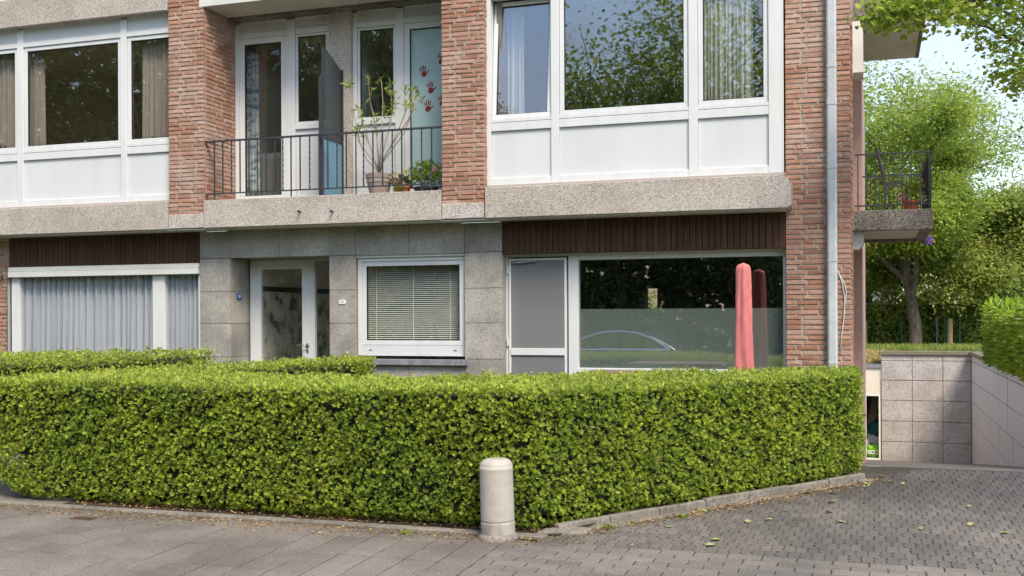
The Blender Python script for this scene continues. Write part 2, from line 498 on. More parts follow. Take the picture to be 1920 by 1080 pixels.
def damp(m):
    """the far half of the drive is still wet: darker, smoother, with a ragged border"""
    nt = m.node_tree
    L = nt.links
    b = nt.nodes['Principled BSDF']
    src = b.inputs['Base Color'].links[0].from_socket
    g = node(nt, 'ShaderNodeNewGeometry')
    sp = node(nt, 'ShaderNodeSeparateXYZ')
    L.new(g.outputs['Position'], sp.inputs[0])
    n = node(nt, 'ShaderNodeTexNoise')
    n.inputs['Scale'].default_value = 1.1
    n.inputs['Detail'].default_value = 5
    L.new(g.outputs['Position'], n.inputs['Vector'])
    ma = node(nt, 'ShaderNodeMath', operation='MULTIPLY_ADD')
    ma.inputs[1].default_value = 3.0
    L.new(n.outputs['Fac'], ma.inputs[0])
    L.new(sp.outputs['Y'], ma.inputs[2])
    mr = node(nt, 'ShaderNodeMapRange')
    mr.inputs['From Min'].default_value = 10.1
    mr.inputs['From Max'].default_value = 11.3
    L.new(ma.outputs[0], mr.inputs['Value'])
    mm = node(nt, 'ShaderNodeMix', data_type='RGBA', blend_type='MULTIPLY')
    L.new(mr.outputs[0], mm.inputs['Factor'])
    L.new(src, mm.inputs['A'])
    mm.inputs['B'].default_value = (0.56, 0.55, 0.55, 1)
    L.new(mm.outputs['Result'], b.inputs['Base Color'])
    r2 = node(nt, 'ShaderNodeMapRange')
    r2.inputs['To Min'].default_value = 0.85
    r2.inputs['To Max'].default_value = 0.62
    L.new(mr.outputs[0], r2.inputs['Value'])
    L.new(r2.outputs[0], b.inputs['Roughness'])


damp(M['cobble'])


# ------------------------------------------------------------------ mesh helpers
class MB:
    """collects simple solids and links them as ONE mesh object"""

    def __init__(self):
        self.v, self.f = [], []

    def box(self, x0, x1, y0, y1, z0, z1):
        x0, x1 = min(x0, x1), max(x0, x1)
        y0, y1 = min(y0, y1), max(y0, y1)
        z0, z1 = min(z0, z1), max(z0, z1)
        n = len(self.v)
        self.v += [(x0, y0, z0), (x1, y0, z0), (x1, y1, z0), (x0, y1, z0), (x0, y0, z1), (x1, y0, z1), (x1, y1, z1), (x0, y1, z1)]
        self.f += [tuple(n + i for i in q) for q in ((0, 3, 2, 1), (4, 5, 6, 7), (0, 1, 5, 4), (1, 2, 6, 5), (2, 3, 7, 6), (3, 0, 4, 7))]
        return self

    def prism(self, poly, axis, a0, a1):
        """poly: 2d outline; axis 'x','y','z' is the extrusion axis"""
        n, k = len(self.v), len(poly)
        for a in (a0, a1):
            for p, q in poly:
                self.v.append({'x': (a, p, q), 'y': (p, a, q), 'z': (p, q, a)}[axis])
        self.f.append(tuple(n + i for i in reversed(range(k))))
        self.f.append(tuple(n + k + i for i in range(k)))
        for i in range(k):
            j = (i + 1) % k
            self.f.append((n + i, n + j, n + k + j, n + k + i))
        return self

    def tube(self, pts, rad, n=8, cap=True):
        pts = [Vector(p) for p in pts]
        if not hasattr(rad, '__len__'):
            rad = [rad] * len(pts)
        base = len(self.v)
        for i, p in enumerate(pts):
            d = (pts[min(i + 1, len(pts) - 1)] - pts[max(i - 1, 0)]).normalized()
            a = d.orthogonal().normalized() if i == 0 else (a - d * a.dot(d)).normalized()
            b = d.cross(a)
            for k in range(n):
                t = 2 * math.pi * k / n
                self.v.append(tuple(p + (a * math.cos(t) + b * math.sin(t)) * rad[i]))
        for i in range(len(pts) - 1):
            for k in range(n):
                j = (k + 1) % n
                self.f.append((base + i * n + k, base + i * n + j, base + (i + 1) * n + j, base + (i + 1) * n + k))
        if cap:
            self.f.append(tuple(base + k for k in reversed(range(n))))
            self.f.append(tuple(base + (len(pts) - 1) * n + k for k in range(n)))
        return self

    def lathe(self, prof, n=24, c=(0, 0, 0), wob=0.0):
        base = len(self.v)
        for r, z in prof:
            for k in range(n):
                t = 2 * math.pi * k / n
                rr = r * (1 + wob * math.sin(3 * t + z * 5))
                self.v.append((c[0] + rr * math.cos(t), c[1] + rr * math.sin(t), c[2] + z))
        for i in range(len(prof) - 1):
            for k in range(n):
                j = (k + 1) % n
                self.f.append((base + i * n + k, base + i * n + j, base + (i + 1) * n + j, base + (i + 1) * n + k))
        self.f.append(tuple(base + k for k in reversed(range(n))))
        self.f.append(tuple(base + (len(prof) - 1) * n + k for k in range(n)))
        return self

    def ring(self, x0, x1, z0, z1, w, y0, y1, wb=None):
        """rectangular frame in the XZ plane, butted corners"""
        wb = wb or w
        x0, x1 = min(x0, x1), max(x0, x1)
        self.box(x0, x1, y0, y1, z0, z0 + wb)
        self.box(x0, x1, y0, y1, z1 - w, z1)
        self.box(x0, x0 + w, y0, y1, z0 + wb, z1 - w)
        self.box(x1 - w, x1, y0, y1, z0 + wb, z1 - w)
        return self

    def quad(self, a, b, c, d):
        n = len(self.v)
        self.v += [tuple(a), tuple(b), tuple(c), tuple(d)]
        self.f.append((n, n + 1, n + 2, n + 3))
        return self

    def build(self, name, m, parent=None, smooth=False, bevel=0.0, **props):
        me = bpy.data.meshes.new(name)
        me.from_pydata(self.v, [], self.f)
        me.update()
        if smooth:
            me.shade_smooth()
        me.materials.append(m)
        o = bpy.data.objects.new(name, me)
        COL.objects.link(o)
        if parent:
            o.parent = parent
        for k, v in props.items():
            o[k] = v
        if bevel:
            b = o.modifiers.new('bevel', 'BEVEL')
            b.width = bevel
            b.segments = 2
            b.limit_method = 'ANGLE'
        return o


def bx(name, m, parent, *a, **kw):
    return MB().box(*a).build(name, m, parent, **kw)


def empty(name, loc=(0, 0, 0), parent=None, **props):
    o = bpy.data.objects.new(name, None)
    COL.objects.link(o)
    o.location = loc
    if parent:
        o.parent = parent
    for k, v in props.items():
        o[k] = v
    return o


def thing(name, label, cat, group=None):
    o = empty(name, label=label, category=cat)
    if group:
        o['group'] = group
    return o


def np_mesh(name, v, f, m, parent=None, tip=None, smooth=False, **props):
    me = bpy.data.meshes.new(name)
    nv, (nf, k) = len(v), f.shape
    me.vertices.add(nv)
    me.vertices.foreach_set('co', np.ascontiguousarray(v, dtype=np.float32).ravel())
    me.loops.add(nf * k)
    me.loops.foreach_set('vertex_index', np.ascontiguousarray(f, dtype=np.int32).ravel())
    me.polygons.add(nf)
    me.polygons.foreach_set('loop_start', np.arange(0, nf * k, k, dtype=np.int32))
    me.update(calc_edges=True)
    if tip is not None:
        at = me.attributes.new('tip', 'FLOAT', 'POINT')
        at.data.foreach_set('value', np.ascontiguousarray(tip, dtype=np.float32))
    if smooth:
        me.shade_smooth()
    me.materials.append(m)
    o = bpy.data.objects.new(name, me)
    COL.objects.link(o)
    if parent:
        o.parent = parent
    for kk, vv in props.items():
        o[kk] = vv
    return o


def frames(d, roll):
    """rotation matrices whose local Z is d and whose X is turned by roll"""
    d = d / np.linalg.norm(d, axis=1, keepdims=True)
    up = np.where(np.abs(d[:, 2:3]) > 0.95, np.array([[1.0, 0, 0]]), np.array([[0, 0, 1.0]]))
    x = np.cross(up, d)
    x /= np.linalg.norm(x, axis=1, keepdims=True)
    y = np.cross(d, x)
    c, s = np.cos(roll)[:, None], np.sin(roll)[:, None]
    return np.stack([x * c + y * s, -x * s + y * c, d], axis=2)


def scatter(tv, tf, pos, rot, sc):
    n, k = len(pos), len(tv)
    v = np.einsum('nij,kj->nki', rot, tv) * sc[:, None, None] + pos[:, None, :]
    f = tf[None, :, :] + (np.arange(n) * k)[:, None, None]
    return v.reshape(-1, 3), f.reshape(-1, tf.shape[1])


LEAF_V = np.array([(0, 0, 0), (0.32, 0.06, 0.42), (0, 0, 1.0), (-0.32, 0.06, 0.42)], float)      # pointed leaf folded on its rib
LEAF_F = np.array([(0, 1, 2, 3)])
SLIM_V = np.array([(0, 0, 0), (0.12, 0.03, 0.45), (0, 0, 1.0), (-0.12, 0.03, 0.45)], float)
FAN_V = np.array([(0, 0, 0), (0, 0, 0.3), (0.45, 0.06, 0.62), (0.3, 0.02, 0.95), (0, 0.05, 0.85), (-0.3, 0.02, 0.95), (-0.45, 0.06, 0.62), (0.03, 0, 0.3)], float)
FAN_F = np.array([(0, 7, 1, 0), (1, 2, 3, 4), (1, 4, 5, 6)])


def sprig_template(blades=7, ln=1.0):
    v, f, t = [], [], []
    for i in range(blades):
        a = 2 * math.pi * i / blades + 0.3
        tilt = 0.45 + 0.5 * ((i * 7) % 5) / 5.0
        if i == 0:
            tilt = 0.08
        d = Vector((math.sin(tilt) * math.cos(a), math.sin(tilt) * math.sin(a), math.cos(tilt)))
        s = d.cross(Vector((0.2, 0.1, 1))).normalized() * 0.12
        up = d.cross(s).normalized() * 0.05
        L = ln * (0.75 + 0.3 * ((i * 3) % 4) / 4)
        n = len(v)
        v += [Vector((0, 0, 0)) + d * 0.02, d * L * 0.5 + s + up, d * L, d * L * 0.5 - s + up]
        t += [0.0, 0.3, 0.9, 0.3]
        f.append((n, n + 1, n + 2, n + 3))
    # one shared root so that a sprig counts as one piece
    root = len(v)
    f2 = []
    v2 = [Vector((0, 0, 0))]
    t2 = [0.0]
    for q in f:
        n = len(v2)
        v2 += [v[q[1]], v[q[2]], v[q[3]]]
        t2 += [t[q[1]], t[q[2]], t[q[3]]]
        f2.append((0, n, n + 1, n + 2))
    return np.array([tuple(a) for a in v2]), np.array(f2), np.array(t2)




def spray_template():
    """flat yew spray: short needles combed to both sides of a twig that points along Z"""
    v, f, t = [], [], []
    zs_ = [0.0, 0.22, 0.42, 0.60, 0.76, 0.88]
    for z in zs_:
        v.append((0, 0.05 * math.sin(z * 3), z))
        t.append(z * 0.6)
    for k in range(5):
        L = (0.46, 0.48, 0.42, 0.34, 0.22)[k]
        for s in (-1, 1):
            n = len(v)
            z = zs_[k]
            dy = -0.10 + 0.05 * ((k * 3 + s) % 3)
            v.append((s * L * 0.62, dy * 0.5 + 0.03, z + L * 0.30))
            v.append((s * L, dy, z + L * 0.62))
            t += [0.35 + 0.5 * z, 0.75]
            f.append((k, n, n + 1, k + 1) if s > 0 else (k + 1, n + 1, n, k))
    n = len(v)
    v += [(0.06, 0.02, 0.98), (0, 0, 1.08)]
    t += [0.9, 1.0]
    f.append((5, n, n + 1, 5 - 1))
    return np.array(v), np.array(f), np.array(t)


STAR = sprig_template()
SPRAY = spray_template()


def wavy(p, s=1.0):
    """cheap smooth noise in -1..1 for numpy points"""
    x, y, z = p[:, 0] * s, p[:, 1] * s, p[:, 2] * s
    return (np.sin(2.1 * x + 1.3 * y + 0.7) * np.cos(1.7 * z - 0.9 * x) + 0.6 * np.sin(4.3 * z + 3.1 * y - 1.1 * x) + 0.4 * np.sin(7.7 * x - 5.1 * z + 6.3 * y)) / 2.0


def copy_tree(o, parent=None):
    c = o.copy()
    COL.objects.link(c)
    c.parent = parent
    for ch in list(o.children):
        copy_tree(ch, c)
    return c


# ------------------------------------------------------------------ levels and planes of the place
SLOPE = 0.035
Y0S = 7.45                                    # the back edge of the pavement, level 0


def gz(y):                                    # pavement and drive rise gently towards the house
    return SLOPE * (y - Y0S)


W, B, PF, BAY, BAL = 11.52, 11.19, 11.215, 11.30, 11.90
WIN, KIT, DOORY, LWIN = 11.66, 11.575, 11.91, 11.545
ZB0 = PZ(415, B, 740)                          # underside of the first floor band
STOREY = 2.675
ZBAL = PZ(366, B, 605)                         # balcony slab top
ZWB = PZ(337, BAY, 1170)                       # underside of the white bay
SIDE_X = PX(1596, W, 600)                      # right corner of the house
CREST = 11.15
RAMP_END = 34.2
ZRAMP = PZ(866, RAMP_END, 1735)
WALLX = PX(1822, RAMP_END, 760)                # face of the right retaining wall
ZWALL = PZ(660, RAMP_END, 1735)

# ------------------------------------------------------------------ ground, road, pavement, drive
xs = [-220, -90, -40, -20, -12, -8, -4, -1.2, SIDE_X - 0.25, WALLX + 0.12, WALLX + 0.3, 5, 9, 16, 30, 60, 220]
ys = [-220, -90, -40, -20, -9, 5.28, 5.3, 7.42, 7.44, 9.3, CREST, 12.6, 15.2, 20.4, 24, RAMP_END + 0.15, 36, 38.5, 44, 60, 100, 220, 500]


def ground_z(x, y):
    if y < 5.29:
        return -0.30 if y > -8.9 else -0.12
    if y < 7.43:
        return gz(y) - 0.06
    if x > WALLX + 0.2:
        t = min(1, max(0, (y - 9.3) / 3.3))
        return (gz(y) - 0.03) * (1 - t) + (ZWALL - 0.05) * t
    if x > SIDE_X - 0.5 and y < RAMP_END:
        return gz(min(y, CREST)) - 0.06
    if y < 11.2:
        return gz(y) - 0.06
    if y < 23.9:
        return 0.12
    if y < 35:
        return PZ(684, RAMP_END, 1636) + 0.02
    t = min(1, (y - 35) / 3.5)
    return (PZ(684, RAMP_END, 1636) + 0.02) * (1 - t) + (ZWALL - 0.05) * t


g = MB()
idx = {}
for j, y in enumerate(ys):
    for i, x in enumerate(xs):
        idx[i, j] = len(g.v)
        g.v.append((x, y, ground_z(x, y)))
for j in range(len(ys) - 1):
    for i in range(len(xs) - 1):
        if xs[i] >= SIDE_X - 0.3 and xs[i + 1] <= WALLX + 0.13 and ys[j] >= CREST - 0.01 and ys[j + 1] <= RAMP_END + 0.2:
            continue
        g.f.append((idx[i, j], idx[i + 1, j], idx[i + 1, j + 1], idx[i, j + 1]))
g.build('ground', M['grass'], kind='structure')

MB().box(-220, 220, -8.5, 5.16, -0.29, -0.20).build('road', M['asphalt'], kind='structure')
kerbs = empty('road_kerb', kind='structure')
for k in range(14):
    x = -9.6 + k
    bx('kerb_stone', M['kerb'], kerbs, x, x + 0.992, 5.17, 5.46 - 0.006, -0.29, gz(5.46) + 0.002, bevel=0.012)
MB().box(-220, 220, -9.0, -8.6, -0.3, -0.08).build('far_kerb', M['kerb'], kind='structure')

# the garden bed behind the pavement
MB().quad((-6.6, 7.545, 0.012), (-2.2, 7.545, 0.012), (-0.5, 11.3, 0.25), (-6.6, 11.3, 0.25)).build('garden_bed', M['soil'], kind='structure')
MB().quad((-15, 9.3, 0.03), (-8.7, 9.3, 0.03), (-7.6, 11.4, 0.24), (-15, 11.4, 0.24)).build('far_garden_bed', M['soil'], kind='structure')
# path to the front door, seen at the far left
pth = MB()
pth.quad((-13.5, 7.45, 0.012), (-6.6, 7.45, 0.012), (-6.6, 9.0, 0.07), (-13.5, 9.0, 0.07))
pth.quad((-13.5, 9.0, 0.07), (-6.6, 9.0, 0.07), (-5.2, 11.5, 0.262), (-8.0, 11.5, 0.262))
pth.build('garden_path', M['tile'], kind='structure')


def tile_mesh(name, m, lx, ly, lz, bev=0.005, wob=0.0):
    bm = bmesh.new()
    bmesh.ops.create_cube(bm, size=1.0)
    bmesh.ops.scale(bm, vec=(lx, ly, lz), verts=bm.verts)
    top = [e for e in bm.edges if all(v.co.z > 0 for v in e.verts)]
    bmesh.ops.bevel(bm, geom=top, offset=bev, segments=1, affect='EDGES')
    for v in bm.verts:
        v.co.z -= lz / 2
        v.co += Vector((rnd.uniform(-wob, wob), rnd.uniform(-wob, wob), 0))
    me = bpy.data.meshes.new(name)
    bm.to_mesh(me)
    bm.free()
    me.materials.append(m)
    return me


def lay(name, me, parent, x, y, z, tilt, dz=0.0):
    o = bpy.data.objects.new(name, me)
    COL.objects.link(o)
    o.parent = parent
    o.location = (x, y, z + dz)
    o.rotation_euler = (tilt, 0, 0)
    return o


def joined(name, items, m, parent, **props):
    """items: (mesh, matrix) joined into one mesh"""
    vs, fs, n = [], [], 0
    for me, mx_ in items:
        vs += [tuple(mx_ @ v.co) for v in me.vertices]
        fs += [tuple(n + i for i in p.vertices) for p in me.polygons]
        n += len(me.vertices)
    me = bpy.data.meshes.new(name)
    me.from_pydata(vs, [], fs)
    me.materials.append(m)
    o = bpy.data.objects.new(name, me)
    COL.objects.link(o)
    o.parent = parent
    for k, v in props.items():
        o[k] = v
    return o


TILT = math.atan(SLOPE)
# sheet under the pavement: the joints
sw = MB()
sw.quad((-12, 5.46, gz(5.46) - 0.006), (6, 5.46, gz(5.46) - 0.006), (6, 7.44, gz(7.44) - 0.006), (-12, 7.44, gz(7.44) - 0.006))
sidewalk = sw.build('sidewalk', M['grit'], kind='structure')
TS = 0.246
tile_me = [tile_mesh('paving_tile', M['tile'], TS - 0.011, TS - 0.010, 0.04, 0.005, 0.0015) for _ in range(5)]
rows = 8
for i in range(30):
    for j in range(rows):
        x = -9.9 + (i + 0.5) * TS
        y = 5.46 + (j + 0.5) * TS
        if x > -2.52:
            continue
        lay('paving_tile', tile_me[(i * 3 + j * 7) % 5], sidewalk, x, y, gz(y), TILT, rnd.uniform(-0.002, 0.002))
BL, BWD = 0.225, 0.112
pav_me = [tile_mesh('paving_block', M['paver'], BL - 0.007, BWD - 0.006, 0.04, 0.006, 0.0015) for _ in range(5)]
rest = []
for j in range(13):
    y = 5.92 + (j + 0.5) * BWD
    for i in range(24):
        x = -2.52 + (i + (0.75 if j % 2 else 0.25)) * BL + 0.06
        me_ = pav_me[(i * 3 + j * 5) % 5]
        if x - BL / 2 < -2.53:
            rest.append((me_, Matrix.Translation((-2.52 + (x + BL / 2 + 2.52) / 2, y, gz(y))) @ Matrix.Rotation(TILT, 4, 'X') @ Matrix.Diagonal(((x + BL / 2 + 2.52) / BL, 1, 1, 1))))
            continue
        if y < 6.45 and x < 0.2:
            rest.append((me_, Matrix.Translation((x, y, gz(y))) @ Matrix.Rotation(TILT, 4, 'X')))
        else:
            lay('paving_block', me_, sidewalk, x, y, gz(y), TILT, rnd.uniform(-0.003, 0.003))
for j in list(range(1, 13, 2)) + [-3, -1]:       # half blocks that close the staggered rows against the tiles
    y = (5.92 + (j + 0.5) * BWD) if j > 0 else (5.46 + (4 + j + 0.5) * BWD)
    rest.append((pav_me[j % 5], Matrix.Translation((-2.462, y, gz(y))) @ Matrix.Rotation(TILT, 4, 'X') @ Matrix.Diagonal((0.47, 1, 1, 1))))
for j in range(4):
    y = 5.46 + (j + 0.5) * BWD
    for i in range(24):
        x = -2.52 + (i + (0.75 if j % 2 else 0.25)) * BL + 0.06
        rest.append((pav_me[(i + j) % 5], Matrix.Translation((x, y, gz(y))) @ Matrix.Rotation(TILT, 4, 'X')))
joined('paving_blocks_below', rest, M['paver'], sidewalk, kind='stuff')

# the drive: interlocking blocks, long side running away from the street
YD0 = 5.92 + 13 * BWD
dr = MB()
dr.quad((-2.9, YD0, gz(YD0) - 0.006), (WALLX + 1.5, YD0, gz(YD0) - 0.006), (WALLX + 1.5, CREST, gz(CREST) - 0.006), (-2.9, CREST, gz(CREST) - 0.006))
driveway = dr.build('driveway', M['grit'], kind='structure')
CW, CL = 0.078, 0.155


def cobble_mesh():
    # zigzag sided interlocking block
    hx, hy, a = CW / 2 - 0.003, CL / 2 - 0.003, 0.008
    pts = [(-hx, -hy), (hx, -hy), (hx + a, -hy * 0.5), (hx - a, 0), (hx + a, hy * 0.5), (hx, hy), (-hx, hy), (-hx + a, hy * 0.5), (-hx - a, 0), (-hx + a, -hy * 0.5)]
    pts = [(p + rnd.uniform(-.0015, .0015), q + rnd.uniform(-.002, .002)) for p, q in pts]
    v = [(p, q, -0.03) for p, q in pts] + [(p, q, -0.005) for p, q in pts] + [(p * 0.93, q * 0.96, 0) for p, q in pts]
    k = len(pts)
    f = []
    for s in (0, k):
        for i in range(k):
            j = (i + 1) % k
            f.append((s + i, s + j, s + k + j, s + k + i))
    f.append(tuple(2 * k + i for i in range(k)))
    me = bpy.data.meshes.new('driveway_block')
    me.from_pydata(v, [], f)
    me.materials.append(M['cobble'])
    return me


cob_me = [cobble_mesh() for _ in range(6)]


def hedge_side_x(y):                           # the drive's left border: the skew hedge kerb
    return -2.30 + (y - 7.75) * (2.13 / 2.75)


cells = []
ncol = int((WALLX + 0.6 + 2.9) / CW)
for i in range(ncol):
    x = -2.9 + (i + 0.5) * CW
    for j in range(28):
        x = -2.9 + (i + (1.0 if j % 2 else 0.5)) * CW
        y = YD0 + j * CL + CL / 2 + 0.004
        if y > CREST - 0.09:
            continue
        if y > 7.7 and x < hedge_side_x(y) + 0.16:
            continue
        if y <= 7.7 and x < -2.3:
            continue
        q = Vector((x, y, gz(y))) - Vector((0, 0, EYE))
        u = (CAMM.inverted().to_3x3() @ q)
        vis = abs(u.x / -u.z) < 0.475
        cells.append((not vis, q.length, x, y, i, j))
cells.sort()
rest = []
for n, (_, dist, x, y, i, j) in enumerate(cells):
    me_ = cob_me[(i * 5 + j * 3) % 6]
    if n < 300:
        lay('driveway_block', me_, driveway, x, y, gz(y), TILT, rnd.uniform(-0.003, 0.003))
    else:
        rest.append((me_, Matrix.Translation((x, y, gz(y) + rnd.uniform(-.003, .003))) @ Matrix.Rotation(TILT, 4, 'X')))
joined('far_driveway_blocks', rest, M['cobble'], driveway, kind='stuff')
# the ramp down to the garage
rm = MB()
zc = gz(CREST) - 0.004
rm.quad((SIDE_X - 0.3, CREST, zc), (WALLX + 0.1, CREST, zc), (WALLX + 0.1, RAMP_END + 2.6, ZRAMP - 0.3), (SIDE_X - 0.3, RAMP_END + 2.6, ZRAMP - 0.3))
rm.v[2] = (WALLX + 0.1, RAMP_END, ZRAMP)
rm.v[3] = (SIDE_X - 0.3, RAMP_END, ZRAMP)
rm.quad((SIDE_X - 0.8, RAMP_END, ZRAMP), (WALLX + 0.1, RAMP_END, ZRAMP), (WALLX + 0.1, RAMP_END + 4, ZRAMP), (SIDE_X - 0.8, RAMP_END + 4, ZRAMP))
rm.build('garage_ramp', M['ramp'], kind='structure')

# pale edging stones along the hedge
edge = empty('garden_edging', kind='structure')
for k in range(7):
    x0 = -7.5 + k * 0.75
    dz = rnd.uniform(-0.004, 0.004)
    bx('edging_stone', M['kerb'], edge, x0, x0 + 0.744, 7.45, 7.555, -0.15, 0.020 + dz, bevel=0.008)
a0, a1 = Vector((-2.27, 7.74)), Vector((-0.13, 10.47))
n_e = 7
for k in range(n_e):
    p0 = a0.lerp(a1, k / n_e)
    p1 = a0.lerp(a1, (k + 0.985) / n_e)
    d = (p1 - p0).normalized()
    nrm = Vector((d.y, -d.x)) * 0.06
    z0 = gz((p0.y + p1.y) / 2)
    zz = [gz(p0.y), gz(p0.y), gz(p1.y), gz(p1.y)]
    m_ = MB().prism([(p0.x, p0.y), (p0.x + nrm.x, p0.y + nrm.y), (p1.x + nrm.x, p1.y + nrm.y), (p1.x, p1.y)], 'z', z0 - 0.15, z0 + 0.05)
    top = 0.05 + rnd.uniform(-.008, .006)
    for k4 in range(4):
        m_.v[4 + k4] = (m_.v[4 + k4][0], m_.v[4 + k4][1], zz[k4] + top)
    m_.build('edging_stone', M['kerb'], edge, bevel=0.008)
    # flat gutter stone beside it
    n2 = nrm.normalized()
    m_ = MB().prism([(p0.x + n2.x * .085, p0.y + n2.y * .085), (p0.x + n2.x * .17, p0.y + n2.y * .17), (p1.x + n2.x * .17, p1.y + n2.y * .17), (p1.x + n2.x * .085, p1.y + n2.y * .085)], 'z', z0 - 0.15, z0 + 0.008)
    for k4 in range(4):
        m_.v[4 + k4] = (m_.v[4 + k4][0], m_.v[4 + k4][1], zz[k4] + 0.003)
    m_.build('gutter_stone', M['kerb'], edge, bevel=0.006)
# rounded stone where the two edgings meet behind the bollard
MB().prism([(-2.36, 7.56), (-2.02, 7.66), (-1.98, 7.84), (-2.2, 7.86), (-2.34, 7.70)], 'z', -0.1, 0.03).build('corner_stone', M['kerb'], edge, bevel=0.02)


# ------------------------------------------------------------------ the apartment house
bld = thing('apartment_building', 'brick and white panelled apartment block with balcony, bay windows and stone clad entrance', 'building')
COURSE = 0.0518
brick_rest, brick_list = [], []


def brick_mesh(seed):
    r = random.Random(seed)
    bm = bmesh.new()
    bmesh.ops.create_cube(bm, size=1.0)
    fr = [e for e in bm.edges if all(v.co.y < 0 for v in e.verts)]
    bmesh.ops.bevel(bm, geom=fr, offset=0.05, segments=1, affect='EDGES')
    for v in bm.verts:
        v.co += Vector((r.uniform(-.012, .012), r.uniform(-.07, .03) if v.co.y < 0 else 0, r.uniform(-.06, .06)))
    me = bpy.data.meshes.new('brick')
    bm.to_mesh(me)
    bm.free()
    me.materials.append(M['brick'])
    return me


brick_me = [brick_mesh(s) for s in range(9)]


def brick_face(part, ox, oy, along, length, z0, z1, prefer=1.0, seed=1, zsolo=(0, 99)):
    """lay courses on a face; along = 'x' (front, looking at the street) or 'y' (flank looking right)"""
    r = random.Random(seed)
    k0 = math.floor(z0 / COURSE)
    k = k0
    ST, HD, J = 0.212, 0.101, 0.013
    while (k + 1) * COURSE <= z1 + 1e-6:
        z = (k + 0.5) * COURSE
        pos = 0.0
        first = True
        while pos < length - 0.02:
            L = ST
            if first:
                L = [HD, ST, HD + 0.055, ST - 0.05][(k * 2 + (k // 5)) % 4 if r.random() < 0.8 else r.randrange(4)]
                first = False
            elif r.random() < 0.12:
                L = HD
            L = min(L, length - pos)
            if length - pos - L < 0.05:
                L = length - pos
            c = pos + L / 2
            h = COURSE - J + r.uniform(-.002, .002)
            dep = 0.05
            jit = r.uniform(-0.004, 0.003)
            rot = r.uniform(-0.008, 0.008)
            if along == 'x':
                m_ = Matrix.Translation((ox + c, oy + dep / 2 + jit, z)) @ Matrix.Rotation(rot, 4, 'Y')
            else:
                m_ = Matrix.Translation((ox - dep / 2 - jit, oy + c, z)) @ Matrix.Rotation(R(90), 4, 'Z') @ Matrix.Rotation(rot, 4, 'Y')
            m_ = m_ @ Matrix.Diagonal((L - 0.004 - r.uniform(0, .004), dep, h, 1))
            dist = (m_.translation - Vector((0, 0, EYE))).length
            score = prefer * L / dist if zsolo[0] < z < zsolo[1] else 0
            brick_list.append((score, part, brick_me[r.randrange(9)], m_))
            pos += L + J
        k += 1


ZTOP = 6.6                                     # the model stops above the picture
x316, x384 = PX(316, PF, 250), PX(382, PF, 250)
x828, x908 = PX(828, PF, 250), PX(908, PF, 250)
zblk = PZ(401.5, PF, 350)
ztop_pic = PZ(-12, PF, 350)
pil = []
for (xa, xb, sd, nm) in ((x316, x384, 3, 'a'), (x828, x908, 5, 'b')):
    part = bx('brick_pillar', M['mortar'], bld, xa + 0.007, xb - 0.007, PF + 0.008, BAL + 0.2, zblk + 0.001, ZTOP)
    zt = ztop_pic if nm == 'a' else PZ(-12, PF, 870)
    brick_face(part, xa, PF, 'x', xb - xa, zblk + 0.02, zt, 1.25 if nm == 'b' else 1.0, sd)
    brick_face(part, xb, PF + 0.054, 'y', BAL - PF - 0.06, zblk + 0.02, zt + 0.1, 0.5, sd + 20)
    bx('base_block', M['block'], bld, xa + 0.004, xb - 0.004, B + 0.014, PF + 0.5, ZB0 + 0.006, zblk - 0.002, bevel=0.006)
# right pier, from the ground to the top
xpl = PX(1473.5, W, 560)
pier = bx('brick_pier', M['mortar'], bld, xpl + 0.006, SIDE_X - 0.006, W + 0.008, W + 0.45, -0.2, ZTOP)
brick_face(pier, xpl, W, 'x', SIDE_X - xpl, 0.80, PZ(-12, W, 1535), 1.6, 31, zsolo=(1.02, 99))
sidew = bx('side_wall', M['brick_pink'], bld, SIDE_X - 0.5, SIDE_X - 0.008, W + 0.451, 13.35, ZRAMP - 0.2, ZTOP)
brick_face(sidew, SIDE_X, W + 0.054, 'y', 1.2, 0.80, PZ(-12, W, 1600), 0.1, 41)
bx('recessed_wall', M['brick_pink'], bld, SIDE_X - 0.9, SIDE_X - 0.06, 13.36, 15.29, ZRAMP - 0.2, ZTOP)
xpk = PX(1616, 15.3, 500)
bx('rear_wing_wall', M['brick_pink'], bld, xpk - 0.7, xpk, 15.3, 21, ZRAMP - 0.4, PZ(128, 15.3, 1610) + 0.4)
# wall to the left of the left hand window
xl0 = PX(17, W, 500)
lw = bx('brick_wall', M['mortar'], bld, xl0 - 2.4, xl0 - 0.006, W + 0.008, W + 0.3, -0.2, ZB0 - 0.002)
brick_face(lw, xl0 - 0.7, W, 'x', 0.7, 0.9, ZB0 - 0.01, 0.3, 51)

brick_list.sort(key=lambda t: -t[0])
for n, (s, part, me_, m_) in enumerate(brick_list):
    if n < 298:
        o = bpy.data.objects.new('brick', me_)
        COL.objects.link(o)
        o.parent = part
        o.matrix_world = m_
    else:
        brick_rest.append((me_, m_))
joined('remaining_bricks', brick_rest, M['brick'], bld, kind='stuff')

